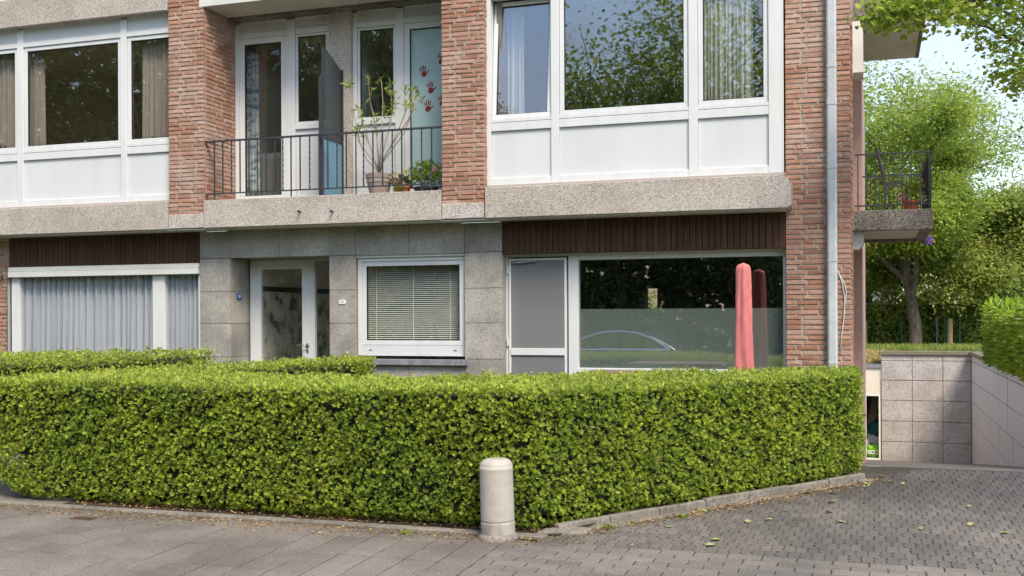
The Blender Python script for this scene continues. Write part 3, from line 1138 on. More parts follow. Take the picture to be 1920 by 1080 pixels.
# --- concrete bands, slabs
xband_r = PX(1482, B, 360)
zband_top = PZ(334, B, 1300)
ch = 0.075
bnd = MB()
bnd.prism([(x908 + 0.012, ZB0), (xband_r - 0.03, ZB0), (xband_r, ZB0 + 0.03), (xband_r, zband_top - ch), (xband_r - ch, zband_top), (x908 + 0.012, zband_top)], 'y', B, W + 0.4)
bnd.build('concrete_band', M['band'], bld, bevel=0.006)
zband_l = PZ(397 + 4, B, 10)
bx('concrete_band', M['band'], bld, -16, x316 - 0.008, B, W + 0.5, ZB0, zband_top, bevel=0.006)
bslab = bx('balcony_slab', M['band'], bld, x384 + 0.008, x828 - 0.006, B, W + 0.3, ZB0, ZBAL, bevel=0.006)
bx('balcony_floor', M['soffit'], bld, x384 + 0.008, x828 - 0.006, W + 0.301, BAL + 0.3, ZB0 + 0.05, ZBAL - 0.03)
# pale soffit strip under the bands, behind their drip edge
bx('soffit', M['soffit'], bld, -16, xband_r - 0.05, B + 0.03, W + 0.02, ZB0 - 0.012, ZB0 - 0.002)
# upper storey: band at the top left, balcony ceiling, fascia above
zu0 = ZB0 + STOREY
bx('upper_band', M['band'], bld, -16, x316 - 0.008, B, W + 0.5, zu0, zu0 + 0.36, bevel=0.006)
bx('upper_balcony_slab', M['soffit'], bld, x384 - 0.055, x828 - 0.004, B + 0.02, BAL - 0.16, zu0 - 0.0, zu0 + 0.32)
bx('lintel', M['agg_grey'], bld, x384 + 0.001, x828 - 0.004, BAL - 0.155, BAL + 0.2, zu0 - 0.03, zu0 + 0.3)
bx('upper_band', M['band'], bld, x908 + 0.01, xband_r, B, W + 0.4, zu0 + 0.02, zu0 + 0.36)
bx('upper_floor', M['panel'], bld, -16, SIDE_X - 0.51, W + 0.52, 21, zu0 + 0.37, zu0 + 2.6)
# drain spouts in the balcony slab
for px in (563, 624):
    p = P(px, 397, B)
    MB().tube([(p.x, B + 0.05, p.z), (p.x, B - 0.06, p.z + 0.004)], 0.012, 10).build('drain_spout', M['iron'], bld)


# --- bay windows: posts and rails, sashes, panes, panels
def sash(parent, x0, x1, z0, z1, y, w=0.048, tilt=0.0, glass='glass', m='upvc', name='sash'):
    x0, x1 = min(x0, x1), max(x0, x1)
    a = MB().ring(0, x1 - x0, 0, z1 - z0, w, 0, 0.055)
    g_ = MB().ring(w, x1 - x0 - w, w, z1 - z0 - w, 0.007, 0.012, 0.04)
    p = MB().box(w + 0.004, x1 - x0 - w - 0.004, 0.024, 0.030, w + 0.004, z1 - z0 - w - 0.004)
    for b_, nm, mm in ((a, name, M[m]), (g_, 'gasket', M['gasket']), (p, 'pane', M[glass])):
        o = b_.build(nm, mm, parent, bevel=0.004 if nm == name else 0)
        o.location = (x0, y, z0)
        o.rotation_euler = (tilt, 0, 0)


def bay(posts, zs, label, tilted=None):
    bw = empty('bay_window', parent=bld)
    bw['label'] = label
    y0, y1 = BAY, BAY + 0.11
    fr = MB()
    for a, b_ in posts:
        fr.box(a, b_, y0, y1, zs['bot'], zs['top'])
    for i in range(len(posts) - 1):
        a, b_ = posts[i][1], posts[i + 1][0]
        fr.box(a, b_, y0 + 0.004, y1, zs['bot'], zs['pan0'])
        fr.box(a, b_, y0 + 0.004, y1, zs['pan1'], zs['seam'] - 0.002)
        fr.box(a, b_, y0 + 0.004, y1, zs['seam'] + 0.002, zs['sash0'])
        fr.box(a, b_, y0 + 0.004, y1, zs['sash1'], zs['up0'])
        fr.box(a, b_, y0 + 0.004, y1, zs['up1'], zs['top'])
        bx('panel', M['panel'], bw, a + 0.003, b_ - 0.003, y0 + 0.028, y1 - 0.02, zs['pan0'] + 0.003, zs['pan1'] - 0.003)
        bx('panel', M['panel'], bw, a + 0.003, b_ - 0.003, y0 + 0.028, y1 - 0.02, zs['up0'] + 0.003, zs['up1'] - 0.003)
        sash(bw, a + 0.004, b_ - 0.004, zs['sash0'] + 0.004, zs['sash1'] - 0.004, y0 + 0.02, tilt=(-R(5.0) if tilted == i else 0.0))
    fr.build('frame', M['upvc'], bw, bevel=0.004)
    return bw


ZS = dict(bot=ZWB, pan0=PZ(323, BAY, 1170), pan1=PZ(231, BAY, 1170), seam=PZ(215, BAY, 1170), sash0=PZ(208, BAY, 1170))
ZS['sash1'] = ZS['sash0'] + 1.335
ZS['up0'] = ZS['sash1'] + 0.055
ZS['up1'] = ZS['up0'] + 0.245
ZS['top'] = zu0 - 0.012
fx = lambda px: PX(px, BAY, 200)
bayR = bay([(fx(911), fx(920)), (fx(1033), fx(1048)), (fx(1291), fx(1308)), (fx(1441), fx(1466))], ZS, 'white bay window under three panes, left pane tilted open', tilted=0)
bayL = bay([(fx(-178), fx(-166)), (fx(32), fx(43)), (fx(226), fx(237)), (fx(330), fx(345))], ZS, 'white bay window with beige curtains')
# right return of the bay towards the pier
rt = MB()
xr = fx(1466)
rt.box(xr - 0.06, xr - 0.003, BAY + 0.112, W + 0.3, ZS['bot'], ZS['top'])
rt.box(xr - 0.003, xr + 0.006, BAY + 0.135, BAY + 0.165, ZS['bot'], ZS['top'])
rt.build('frame', M['upvc'], bayR)
bx('metal_flashing', M['curt_beige'], bld, x908 + 0.02, xr + 0.03, B + 0.06, BAY + 0.12, zband_top + 0.001, ZWB - 0.004)
bx('metal_flashing', M['curt_beige'], bld, -16, x316 - 0.02, B + 0.06, BAY + 0.12, zband_top + 0.001, ZWB - 0.004)


# --- rooms behind the glass
def room(x0, x1, y0, y1, z0, z1, m='room', t=0.06, back=True):
    x0, x1 = min(x0, x1), max(x0, x1)
    r_ = MB()
    r_.box(x0 - t, x1 + t, y0, y1 + t, z0 - t, z0)
    r_.box(x0 - t, x1 + t, y0, y1 + t, z1, z1 + t)
    r_.box(x0 - t, x0, y0, y1 + t, z0, z1)
    r_.box(x1, x1 + t, y0, y1 + t, z0, z1)
    if back:
        r_.box(x0, x1, y1, y1 + t, z0, z1)
    return r_.build('interior_room', M[m], bld)


zf1 = ZBAL + 0.02
room(fx(-178), fx(345) - 0.02, BAY + 0.115, 13.6, ZWB + 0.06, zu0 - 0.09, 'room')
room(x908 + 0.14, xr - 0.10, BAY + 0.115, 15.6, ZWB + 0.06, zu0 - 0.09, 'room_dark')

# --- balcony back wall
bw = empty('balcony_window_wall', parent=bld)
ax = lambda px: PX(px, BAL, 200)
zd0 = ZBAL + 0.02
zt0 = zu0 - 0.045
z_up1 = PZ(24, BAL, 500)
z_up0 = PZ(59, BAL, 500)
z_dtop = PZ(69, BAL, 500)
z_w0 = PZ(231, BAL, 590)
fr = MB()
ya, yb = BAL, BAL + 0.10
P_ = [(441, 448), (536, 553), (614, 621), (662, 669), (741, 757), (846, 852)]
for a, b_ in P_:
    fr.box(ax(a), ax(b_), ya, yb, zd0, zt0)


def rail(i, z0, z1):
    fr.box(ax(P_[i][1]), ax(P_[i + 1][0]), ya + 0.004, yb, z0, z1)


for i in (0, 1, 3, 4):
    rail(i, z_up1, zt0)
    rail(i, z_dtop, z_up0)
    bx('panel', M['panel'], bw, ax(P_[i][1]) + .003, ax(P_[i + 1][0]) - .003, ya + 0.03, yb - 0.02, z_up0 + .003, z_up1 - .003)
for i in (1, 3):
    rail(i, z_w0 - 0.06, z_w0)
    rail(i, zd0, zd0 + 0.06)
    bx('panel', M['panel'], bw, ax(P_[i][1]) + .003, ax(P_[i + 1][0]) - .003, ya + 0.03, yb - 0.02, zd0 + .063, z_w0 - .063)
    sash(bw, ax(P_[i][1]) + .003, ax(P_[i + 1][0]) - .003, z_w0 + .003, z_dtop - .003, ya + 0.02, w=0.03)
fr.build('frame', M['upvc'], bw, bevel=0.004)
for i, nm in ((0, 'l'), (4, 'r')):
    sash(bw, ax(P_[i][1]) + .003, ax(P_[i + 1][0]) - .003, zd0 + .03, z_dtop - .003, ya + 0.012, w=0.07, name='balcony_door', glass='glass_low')
for px0, px1, py0, py1 in ((594.5, 617, 17, 45), (669.5, 691, 13, 36)):
    vt = MB()
    v0, v1, w0, w1 = ax(px0), ax(px1), PZ(py1, BAL, px0), PZ(py0, BAL, px0)
    vt.ring(v0, v1, w0, w1, 0.018, ya + 0.006, ya + 0.028)
    for k in range(6):
        z = w0 + 0.02 + (w1 - w0 - 0.04) * (k + 0.3) / 6
        vt.box(v0 + 0.018, v1 - 0.018, ya + 0.012, ya + 0.027, z, z + 0.012)
    vt.build('vent_grille', M['cream'], bw)
bx('concrete_column', M['band'], bld, ax(621) + 0.002, ax(662) - 0.002, BAL - 0.05, BAL + 0.1, ZBAL - 0.02, zu0 - 0.032)
room(ax(442), ax(640), BAL + 0.11, 13.9, zd0 - 0.01, zt0 + 0.03, 'room_mid')
room(ax(642), ax(846), BAL + 0.11, 13.9, zd0 - 0.01, zt0 + 0.03, 'room_mid')

# privacy screen between the two halves of the balcony
scr = empty('privacy_screen', parent=bld)
xs_ = PX(602, 11.32, 250)
y_a, y_b = 11.32, BAL - 0.07
zs0, zs1 = ZBAL - 0.005, PZ(143, y_a, 602)
zs2 = PZ(132, y_b, 636)
bx('post', M['iron'], scr, xs_ - 0.02, xs_ + 0.02, y_a - 0.02, y_a + 0.03, zs0, zs1)
bx('post', M['iron'], scr, xs_ - 0.02, xs_ + 0.02, y_b, y_b + 0.045, zs0, zs2)
zm = PZ(262, 11.6, 620)
bx('rail', M['iron'], scr, xs_ - 0.018, xs_ + 0.018, y_a + 0.031, y_b - 0.001, zm - 0.012, zm + 0.012)
MB().prism([(y_a + 0.032, zm + 0.013), (y_b - 0.002, zm + 0.013), (y_b - 0.002, zs2 - 0.01), (y_a + 0.14, zs2 + 0.16), (y_a + 0.06, zs2 + 0.17), (y_a + 0.032, zs2 + 0.12)], 'x', xs_ - 0.006, xs_ + 0.006).build('ribbed_pane', M['ribbed'], scr)
bx('blue_sheet', M['blue_panel'], scr, xs_ - 0.005, xs_ + 0.005, y_a + 0.032, y_b - 0.002, zs0 + 0.02, zm - 0.013)

# railing
rl = empty('balcony_railing', parent=bld)
yr = B + 0.06
zr1 = PZ(252, yr, 605)
zr0 = PZ(354, yr, 605)
xa, xb = x384 + 0.004, x828 - 0.002
MB().box(xa, xb, yr - 0.018, yr + 0.018, zr1 - 0.012, zr1 + 0.008).build('top_rail', M['iron'], rl)
MB().box(xa, xb, yr - 0.012, yr + 0.012, zr0 - 0.007, zr0 + 0.007).build('bottom_rail', M['iron'], rl)
bz = [66, 113, 162, 210, 260, 308, 357, 407, 451, 497, 548, 602, 655, 704, 756, 808, 862, 905, 958, 1012, 1067, 1120, 1175, 1232, 1288]
for n, z3 in enumerate(bz):
    x = PX(380 + z3 / 3, yr, 300)
    low = zr0 - 0.007 if n not in (0, 9, 16, 17, 24) else ZBAL - 0.01
    if n % 3 == 2:       # twisted bar
        t_ = MB()
        nseg = 26
        base = len(t_.v)
        for k in range(nseg + 1):
            z = zr0 + (zr1 - zr0 - 0.012) * k / nseg
            a_ = k * 0.55
            for c_ in range(4):
                t_.v.append((x + 0.0095 * math.cos(a_ + c_ * math.pi / 2), yr + 0.0095 * math.sin(a_ + c_ * math.pi / 2), z))
        for k in range(nseg):
            for c_ in range(4):
                d_ = (c_ + 1) % 4
                t_.f.append((k * 4 + c_, k * 4 + d_, k * 4 + 4 + d_, k * 4 + 4 + c_))
        t_.build('baluster', M['iron'], rl)
    else:
        bx('baluster', M['iron'], rl, x - 0.0065, x + 0.0065, yr - 0.0065, yr + 0.0065, low, zr1 - 0.012)
for xq in (xa + 0.03, xb - 0.25):
    MB().tube([(xq, yr, zr0), (xq - 0.02, yr + 0.01, zr0 - 0.04), (xq + 0.01, yr + 0.02, ZBAL - 0.01)], 0.008, 6).build('bracket', M['iron'], rl)

# --- ground floor: stone cladding
sc_ = empty('stone_cladding', parent=bld)
core = MB()
zfl = 0.262                                     # ground floor level
sx = lambda px, py=560: PX(px, W, py)
zj = [PZ(669, W, 400), PZ(607, W, 400), PZ(547, W, 400), PZ(485, W, 400)]
ZCL = ZB0 - 0.013
G = 0.0025


def slab(x0, x1, z0, z1, y0=W, y1=None):
    bx('stone_panel', M['stone'], sc_, x0 + G, x1 - G, y0 + rnd.uniform(-0.001, 0.001), (y1 or y0 + 0.03), z0 + G, z1 - G, bevel=0.0025)


def pier_col(x0, x1):
    lv = [zfl - 0.1] + zj + [ZCL]
    for a, b_ in zip(lv[:-1], lv[1:]):
        slab(x0, x1, a, b_)


X375, X432, X617, X668, X872, X942 = sx(375), sx(432), sx(617.5), sx(667), sx(871), sx(942)
pier_col(X375, X432)
pier_col(X617, X668)
pier_col(X872, X942)
xm = sx(523, 450)
slab(X432, xm, zj[3], ZCL)
slab(xm, X617, zj[3], ZCL)
zkw1 = PZ(477, W, 770)                         # head of the kitchen window
zsill = PZ(680, W, 770)
xm2 = sx(766, 450)
slab(X668, xm2, zkw1, ZCL)
slab(xm2, X872, zkw1, ZCL)
slab(X668, xm2, zfl - 0.1, zsill - 0.03)
slab(xm2, X872, zfl - 0.1, zsill - 0.03)
# flank of the door recess
lv = [zfl - 0.1] + zj
for a, b_ in zip(lv[:-1], lv[1:]):
    bx('stone_panel', M['stone'], sc_, X432 - 0.03, X432 - 0.001, W + 0.033, DOORY + 0.1, a + G, b_ - G, bevel=0.0025)
bx('stone_panel', M['stone'], sc_, X432, X617, W + 0.034, DOORY, zj[3] + 0.003, zj[3] + 0.03)
core.box(X375 + .004, X432 - 0.034, W + 0.031, DOORY + 0.2, zfl - 0.2, ZCL - 0.003)
core.box(X432 - 0.033, X617, W + 0.036, DOORY + 0.2, zj[3] + 0.031, ZCL - 0.003)
core.box(X617 + .004, X668 - .004, W + 0.031, DOORY + 0.2, zfl - 0.2, ZCL - 0.003)
core.box(X668, X872, W + 0.031, W + 0.25, zkw1 + .004, ZCL - 0.003)
core.box(X668, X872, W + 0.031, W + 0.25, zfl - 0.2, zsill - 0.034)
core.box(X872 + .004, X942 - .006, W + 0.031, W + 0.3, zfl - 0.2, ZCL - 0.003)
core.build('joint_backing', M['joint'], sc_)
bx('stone_panel', M['stone'], sc_, X942 - 0.006, X942 - 0.002, W + 0.032, WIN + 0.06, zfl - 0.1, zkw1 + 0.02)


# --- dark timber fascias
def fascia(x0, x1, z0, z1):
    f_ = bx('timber_fascia', M['gasket'], bld, x0, x1, W + 0.02, W + 0.16, z0, z1)
    n = max(1, round((x1 - x0) / 0.066))
    wd = (x1 - x0) / n
    pm = MB().prism([(0.002, 0.006), (0.006, 0.0), (wd - 0.006, 0.0), (wd - 0.002, 0.006), (wd - 0.002, 0.018), (0.002, 0.018)], 'z', z0 + 0.002, z1 - 0.002)
    me = bpy.data.meshes.new('plank')
    me.from_pydata(pm.v, [], pm.f)
    me.materials.append(M['wood'])
    for k in range(n):
        o = bpy.data.objects.new('plank', me)
        COL.objects.link(o)
        o.parent = f_
        o.location = (x0 + k * wd, W - 0.0005 + rnd.uniform(0, .002), rnd.uniform(-.002, .002))
    return f_


zfa = PZ(471, W, 1200)
fascia(X942 + 0.002, xpl - 0.003, zfa, ZCL)
zfl_l = PZ(499, W, 150)
fascia(xl0 + 0.003, X375 - 0.002, zfl_l, ZCL)

# --- front door with side light, hall behind
fd = empty('front_door', parent=bld)
dxp = lambda px: PX(px, DOORY, 560)
zdt = PZ(488, DOORY, 530)
zdg = PZ(504.5, DOORY, 530)
d0, d1, d2, d3, d4 = dxp(469), dxp(488.5), dxp(566), dxp(590), dxp(622)
df = MB()
df.box(d0, d1, DOORY, DOORY + 0.06, zfl, zdt)
df.box(d2, d3, DOORY, DOORY + 0.06, zfl, zdt)
df.box(d1, d2, DOORY, DOORY + 0.06, zdg, zdt)
df.box(d1, d2, DOORY, DOORY + 0.06, zfl, zfl + 0.12)
df.build('door_leaf', M['upvc'], fd, bevel=0.004)
bx('pane', M['glass_low'], fd, d1 - 0.005, d2 + 0.005, DOORY + 0.028, DOORY + 0.034, zfl + 0.115, zdg + 0.005)
bx('side_light', M['glass_low'], fd, d3, d4, DOORY + 0.05, DOORY + 0.058, zfl, zdt)
bx('head_frame', M['upvc'], fd, d3, d4, DOORY + 0.01, DOORY + 0.049, zdt - 0.012, zdt + 0.004)
hp = P(575.5, 647.5, DOORY)
MB().tube([(hp.x + 0.01, DOORY, hp.z), (hp.x + 0.01, DOORY - 0.05, hp.z), (hp.x - 0.02, DOORY - 0.055, hp.z), (hp.x - 0.115, DOORY - 0.05, hp.z + 0.004)], 0.009, 10).build('handle', M['steel'], fd, smooth=True)
MB().tube([(hp.x + 0.01, DOORY - 0.009, hp.z), (hp.x + 0.01, DOORY, hp.z)], 0.026, 16).build('rose', M['steel'], fd)
MB().prism([(hp.x - 0.004, hp.z - 0.095), (hp.x + 0.024, hp.z - 0.095), (hp.x + 0.024, hp.z - 0.045), (hp.x - 0.004, hp.z - 0.045)], 'y', DOORY - 0.008, DOORY).build('lock', M['steel'], fd, bevel=0.006)
hall = room(dxp(474), X668 - 0.12, DOORY + 0.07, 16.2, zfl - 0.02, ZB0 - 0.12, 'room_pale', back=False)  # unseen far end left open to let sky light into the hall
hx_ = dxp(474)
zband = PZ(541, DOORY + 0.3, 520)
bx('dark_rail', M['gasket'], hall, hx_ + 0.001, hx_ + 0.022, DOORY + 0.08, 16.2, zband - 0.035, zband + 0.03)
for jz in range(4):
    for ky in range(6):
        z1_ = zband - 0.04 - jz * 0.42
        y0_ = DOORY + 0.08 + ky * 0.68 + (0.2 if jz % 2 else 0)
        bx('marble_slab', M['marble'], hall, hx_ + 0.001, hx_ + 0.016, y0_ + .003, min(16.2, y0_ + 0.677), max(zfl, z1_ - 0.417), z1_)

# --- kitchen window
kw = empty('kitchen_window', parent=bld)
kx = lambda px: PX(px, KIT, 570)
kz = lambda py: PZ(py, KIT, 770)
k0, k1 = kx(671), kx(871)
kf = MB()
kf.box(k0, k0 + 0.05, KIT, KIT + 0.09, kz(667), kz(482))
kf.box(k1 - 0.012, k1, KIT, KIT + 0.09, kz(667), kz(482))
kf.box(k0 + 0.05, k1 - 0.012, KIT, KIT + 0.09, kz(489), kz(482))
kf.box(k0 + 0.05, k1 - 0.012, KIT - 0.005, KIT + 0.09, kz(667.5), kz(664))
kf.build('frame', M['upvc'], kw, bevel=0.003)
bx('head_trim', M['upvc_old'], kw, k0 - 0.01, k1 + 0.005, KIT - 0.03, KIT + 0.08, kz(481.5), kz(477))
bx('bottom_panel', M['panel'], kw, k0 + 0.052, k1 - 0.014, KIT + 0.004, KIT + 0.06, kz(663.6), kz(647.5))
for px in (694, 853):
    bx('drain_slot', M['gasket'], kw, kx(px) - 0.018, kx(px) + 0.018, KIT + 0.001, KIT + 0.006, kz(657.5), kz(656))
sash(kw, k0 + 0.052, k1 - 0.014, kz(647), kz(489.5), KIT + 0.012, w=0.052, glass='glass_low')
bx('window_sill', M['bluestone'], kw, sx(664), sx(877), W - 0.055, W + 0.05, PZ(684.5, W - 0.05, 770), PZ(674, W - 0.05, 770), bevel=0.004)
room(X668 + 0.01, X942 - 0.10, W + 0.255, 13.9, zfl, ZB0 - 0.12, 'room_mid')

# --- living room door with insect screen, big fixed pane
lvw = empty('living_room_window', parent=bld)
wx = lambda px: PX(px, WIN, 580)
wz = lambda py, px=1275: PZ(py, WIN, px)
zw1, zw0 = wz(472.5), wz(703)
zg1, zg0 = wz(483.5), wz(692)
q0, q1, q2, q3 = wx(948.5), wx(1066), wx(1084), wx(1468.5)
xe = wx(1474)
lf = MB()
lf.box(q0, q0 + 0.03, WIN, WIN + 0.1, zfl - 0.05, zw1)
lf.box(q0 + 0.03, xe, WIN, WIN + 0.1, zw1 - 0.016, zw1)
lf.box(q1, q2, WIN - 0.006, WIN + 0.1, zfl - 0.05, zw1 - 0.017)
lf.box(q2, xe, WIN, WIN + 0.1, zg1, zw1 - 0.017)
lf.box(q2, xe, WIN, WIN + 0.1, zw0, zg0)
lf.box(q3, xe, WIN, WIN + 0.1, zg0, zg1)
lf.build('frame', M['upvc'], lvw, bevel=0.004)
bx('head_trim', M['upvc_old'], lvw, q0, xe, WIN - 0.05, WIN - 0.007, zw1 - 0.002, zw1 + 0.028)
bx('lower_wall', M['stone'], lvw, q2, xe, WIN + 0.02, WIN + 0.12, zfl - 0.3, zw0 - 0.002)
bx('pane', M['glass_big'], lvw, q2 + .002, q3 - .002, WIN + 0.04, WIN + 0.046, zg0 - .002, zg1 + .002)
zfilm = wz(578.5)
bx('frosted_film', M['film'], lvw, q2 + .002, q3 - .002, WIN + 0.05, WIN + 0.052, zg0, zfilm)
sd_ = empty('screen_door', parent=bld)
dz1 = wz(484, 1010)
s0, s1 = wx(955), wx(1063)
sf = MB()
sf.ring(s0, s1, zfl - 0.02, dz1, 0.026, WIN - 0.02, WIN + 0.02)
zmid0, zmid1 = wz(666, 1010), wz(653, 1010)
sf.box(s0 + 0.026, s1 - 0.026, WIN - 0.03, WIN + 0.01, zmid0, zmid1)
sf.build('screen_frame', M['upvc'], sd_, bevel=0.004)
bx('insect_mesh', M['mesh'], sd_, s0 + 0.026, s1 - 0.026, WIN - 0.012, WIN - 0.010, zfl, zmid0)
bx('insect_mesh', M['mesh'], sd_, s0 + 0.026, s1 - 0.026, WIN - 0.012, WIN - 0.010, zmid1, dz1 - 0.026)
df2 = MB()
df2.ring(s0 + 0.02, s1 - 0.012, zfl - 0.02, dz1 - 0.02, 0.07, WIN + 0.04, WIN + 0.1)
df2.build('door_leaf', M['upvc'], sd_, bevel=0.004)
bx('pane', M['glass_low'], sd_, s0 + 0.085, s1 - 0.08, WIN + 0.066, WIN + 0.072, zfl, dz1 - 0.08)
bx('frosted_film', M['film'], sd_, s0 + 0.085, s1 - 0.08, WIN + 0.076, WIN + 0.078, zfl, zfilm)
MB().tube([(s0 + 0.04, WIN - 0.03, dz1 - 0.045), (s0 + 0.12, WIN - 0.045, dz1 - 0.05), (s0 + 0.34, WIN - 0.03, dz1 - 0.038)], 0.012, 8).build('door_closer', M['steel'], sd_)
for zz in (wz(505, 953), wz(640, 953)):
    bx('hinge', M['upvc'], sd_, s0 - 0.022, s0 - 0.004, WIN - 0.03, WIN - 0.001, zz - 0.05, zz + 0.04)
# living room with a window at the far end
rb = 19.5
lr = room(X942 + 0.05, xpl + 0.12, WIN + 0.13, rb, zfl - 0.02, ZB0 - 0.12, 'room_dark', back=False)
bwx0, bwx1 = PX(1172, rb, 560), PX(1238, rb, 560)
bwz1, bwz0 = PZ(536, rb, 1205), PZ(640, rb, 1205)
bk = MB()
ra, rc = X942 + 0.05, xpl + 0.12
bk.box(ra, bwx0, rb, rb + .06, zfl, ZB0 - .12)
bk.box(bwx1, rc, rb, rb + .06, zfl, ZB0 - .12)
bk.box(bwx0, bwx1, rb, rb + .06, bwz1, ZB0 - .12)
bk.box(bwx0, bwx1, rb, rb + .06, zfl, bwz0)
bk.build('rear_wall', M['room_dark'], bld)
MB().ring(bwx0, bwx1, bwz0, bwz1, 0.05, rb - 0.03, rb + 0.05).build('rear_window', M['upvc'], bld)

# --- left ground floor window
lwn = empty('street_window', parent=bld)
gx = lambda px: PX(px, LWIN, 580)
gzz = lambda py, px=150: PZ(py, LWIN, px)
zt_ = gzz(499)
bx('shutter_box', M['upvc_old'], lwn, gx(21), gx(376), LWIN - 0.06, LWIN + 0.1, gzz(518, 150), gzz(507.5, 150), bevel=0.004)
bx('head_trim', M['upvc_old'], lwn, gx(21), gx(376), LWIN - 0.05, LWIN + 0.1, gzz(507, 150), zt_, bevel=0.004)
lf2 = MB()
zb_ = gzz(690, 150)
for a, b_ in ((22, 36), (286, 308), (372, 382)):
    lf2.box(gx(a), gx(b_), LWIN, LWIN + 0.1, zb_, gzz(518.5, 150))
lf2.box(gx(22), gx(382), LWIN + 0.004, LWIN + 0.1, zb_ - 0.08, zb_)
lf2.build('frame', M['upvc'], lwn, bevel=0.004)
for a, b_ in ((36, 286), (308, 372)):
    bx('pane', M['glass_low'], lwn, gx(a), gx(b_), LWIN + 0.04, LWIN + 0.046, zb_, gzz(518.5, 150))
bx('guide_rail', M['steel'], lwn, gx(19), gx(20.6), LWIN - 0.06, LWIN + 0.02, zb_, zt_)
bx('lower_wall', M['stone'], lwn, gx(19), gx(382), LWIN + 0.02, LWIN + 0.2, -0.1, zb_ - 0.082)
room(gx(-120), gx(378), LWIN + 0.115, 15.0, zfl, ZB0 - 0.12, 'room')

# --- downpipe
dp = empty('downpipe', parent=bld)
p0, p1 = PX(1550.5, W - 0.06, 400), PX(1569.5, W - 0.06, 400)
yq0, yq1 = W - 0.085, W - 0.006
xm_ = (p0 + p1) / 2
hw = (p1 - p0) / 2
c_ = 0.018


def oct_(s):
    return [(xm_ - hw - s, yq0 + c_), (xm_ - hw - s + c_, yq0 - s), (xm_ + hw + s - c_, yq0 - s), (xm_ + hw + s, yq0 + c_), (xm_ + hw + s, yq1), (xm_ - hw - s, yq1)]


cuts = [-0.1] + [PZ(py, yq0, 1560) for py in (680, 488, 313, 193, 123)] + [ZTOP]
for a, b_ in zip(cuts[:-1], cuts[1:]):
    MB().prism(oct_(0), 'z', a, b_ - 0.001).build('pipe_length', M['zinc'], dp, bevel=0.004)
for i, c2 in enumerate(cuts[1:-1]):
    MB().prism(oct_(0.004), 'z', c2 - 0.012, c2 + (0.05 if i == 3 else 0.012)).build('bracket', M['zinc'], dp)

# --- side balcony on the right flank
sb = empty('side_balcony', parent=bld)
YSB0 = 13.75
sbx0, sbx1 = SIDE_X - 0.02, PX(1750, YSB0, 410)
sz0, sz1 = PZ(431, YSB0, 1680), PZ(393, YSB0, 1680)
YSB1 = YSB0 * (594 - 428) / (594 - 452) * 1.0
sbl = MB()
T_ = 0.12
sbl.box(sbx0, sbx1, YSB0, YSB0 + T_, sz0, sz1)
sbl.box(sbx1 - T_, sbx1, YSB0 + T_, YSB1, sz0, sz1)
sbl.box(sbx0, sbx1 - T_, YSB1 - T_, YSB1, sz0, sz1)
sbl.build('slab_edge', M['agg_grey'], sb, bevel=0.008)
bx('slab_soffit', M['soffit'], sb, sbx0, sbx1 - T_ - .001, YSB0 + T_ + .001, YSB1 - T_ - .001, sz0 + 0.04, sz1 - 0.02)
uz0 = PZ(33, YSB0, 1660)
ub = MB()
uxr = PX(1737, YSB0, 60)
ub.box(sbx0, uxr, YSB0, YSB0 + T_, uz0, uz0 + 0.4)
ub.box(uxr - T_ * 0.4, uxr, YSB0 + T_, YSB1, uz0, uz0 + 0.4)
ub.build('upper_slab_edge', M['agg_grey'], sb, bevel=0.008)
bx('upper_slab_soffit', M['soffit'], sb, sbx0, uxr - T_ * 0.4 - .001, YSB0 + T_ + .001, YSB1, uz0 + 0.01, uz0 + 0.4)
# beam ends that carry the balconies
bx('beam', M['soffit'], sb, sbx0, PX(1618, YSB0 - 0.1, 80), YSB0 - 0.1 + .11, YSB0 + 0.5, PZ(135, YSB0, 1610), uz0 - 0.002)
be = MB().prism([(sbx0, PZ(466, YSB0, 1610)), (sbx0 + 0.07, PZ(466, YSB0, 1610)), (sbx0 + 0.125, PZ(455, YSB0, 1610)), (sbx0 + 0.125, sz0 + 0.036), (sbx0, sz0 + 0.036)], 'y', YSB0 + 0.125, YSB0 + 0.45)
be.build('beam', M['zinc'], sb)
sr = MB
yrf = YSB0 + 0.05
zr_t = PZ(289, yrf, 1640) - 0.0
zr_m = PZ(331, yrf, 1640)
zr_b = PZ(384, yrf, 1680)
for zz in (zr_t, zr_b):
    bx('rail', M['iron'], sb, sbx0 + 0.02, sbx1 - 0.03, yrf - 0.01, yrf + 0.01, zz - 0.009, zz + 0.009)
for k in range(9):
    x = sbx0 + 0.06 + (sbx1 - sbx0 - 0.1) * k / 8
    bx('baluster', M['iron'], sb, x - 0.007, x + 0.007, yrf - 0.007, yrf + 0.007, sz1 - 0.01, zr_t - 0.009)
xrr = sbx1 - 0.035
bx('rail', M['iron'], sb, xrr - 0.01, xrr + 0.01, yrf + 0.012, YSB1 - 0.05, zr_t - 0.009, zr_t + 0.009)
for k in range(16):
    y = yrf + 0.1 + (YSB1 - yrf - 0.2) * k / 15
    bx('baluster', M['iron'], sb, xrr - 0.007, xrr + 0.007, y - 0.007, y + 0.007, sz1 - 0.01, zr_t - 0.009)
bx('dark_screen', M['iron'], sb, xrr + 0.012, xrr + 0.018, yrf + 0.02, YSB1 - 0.04, sz1 + 0.02, zr_t - 0.01)
yrb = YSB1 - 0.06
bx('rail', M['iron'], sb, sbx0 + 0.02, xrr - 0.012, yrb - 0.01, yrb + 0.01, zr_t - 0.009, zr_t + 0.009)
for k in range(7):
    x = sbx0 + 0.08 + (sbx1 - sbx0 - 0.2) * k / 6
    bx('baluster', M['iron'], sb, x - 0.007, x + 0.007, yrb - 0.007, yrb + 0.007, sz1 - 0.01, zr_t - 0.009)


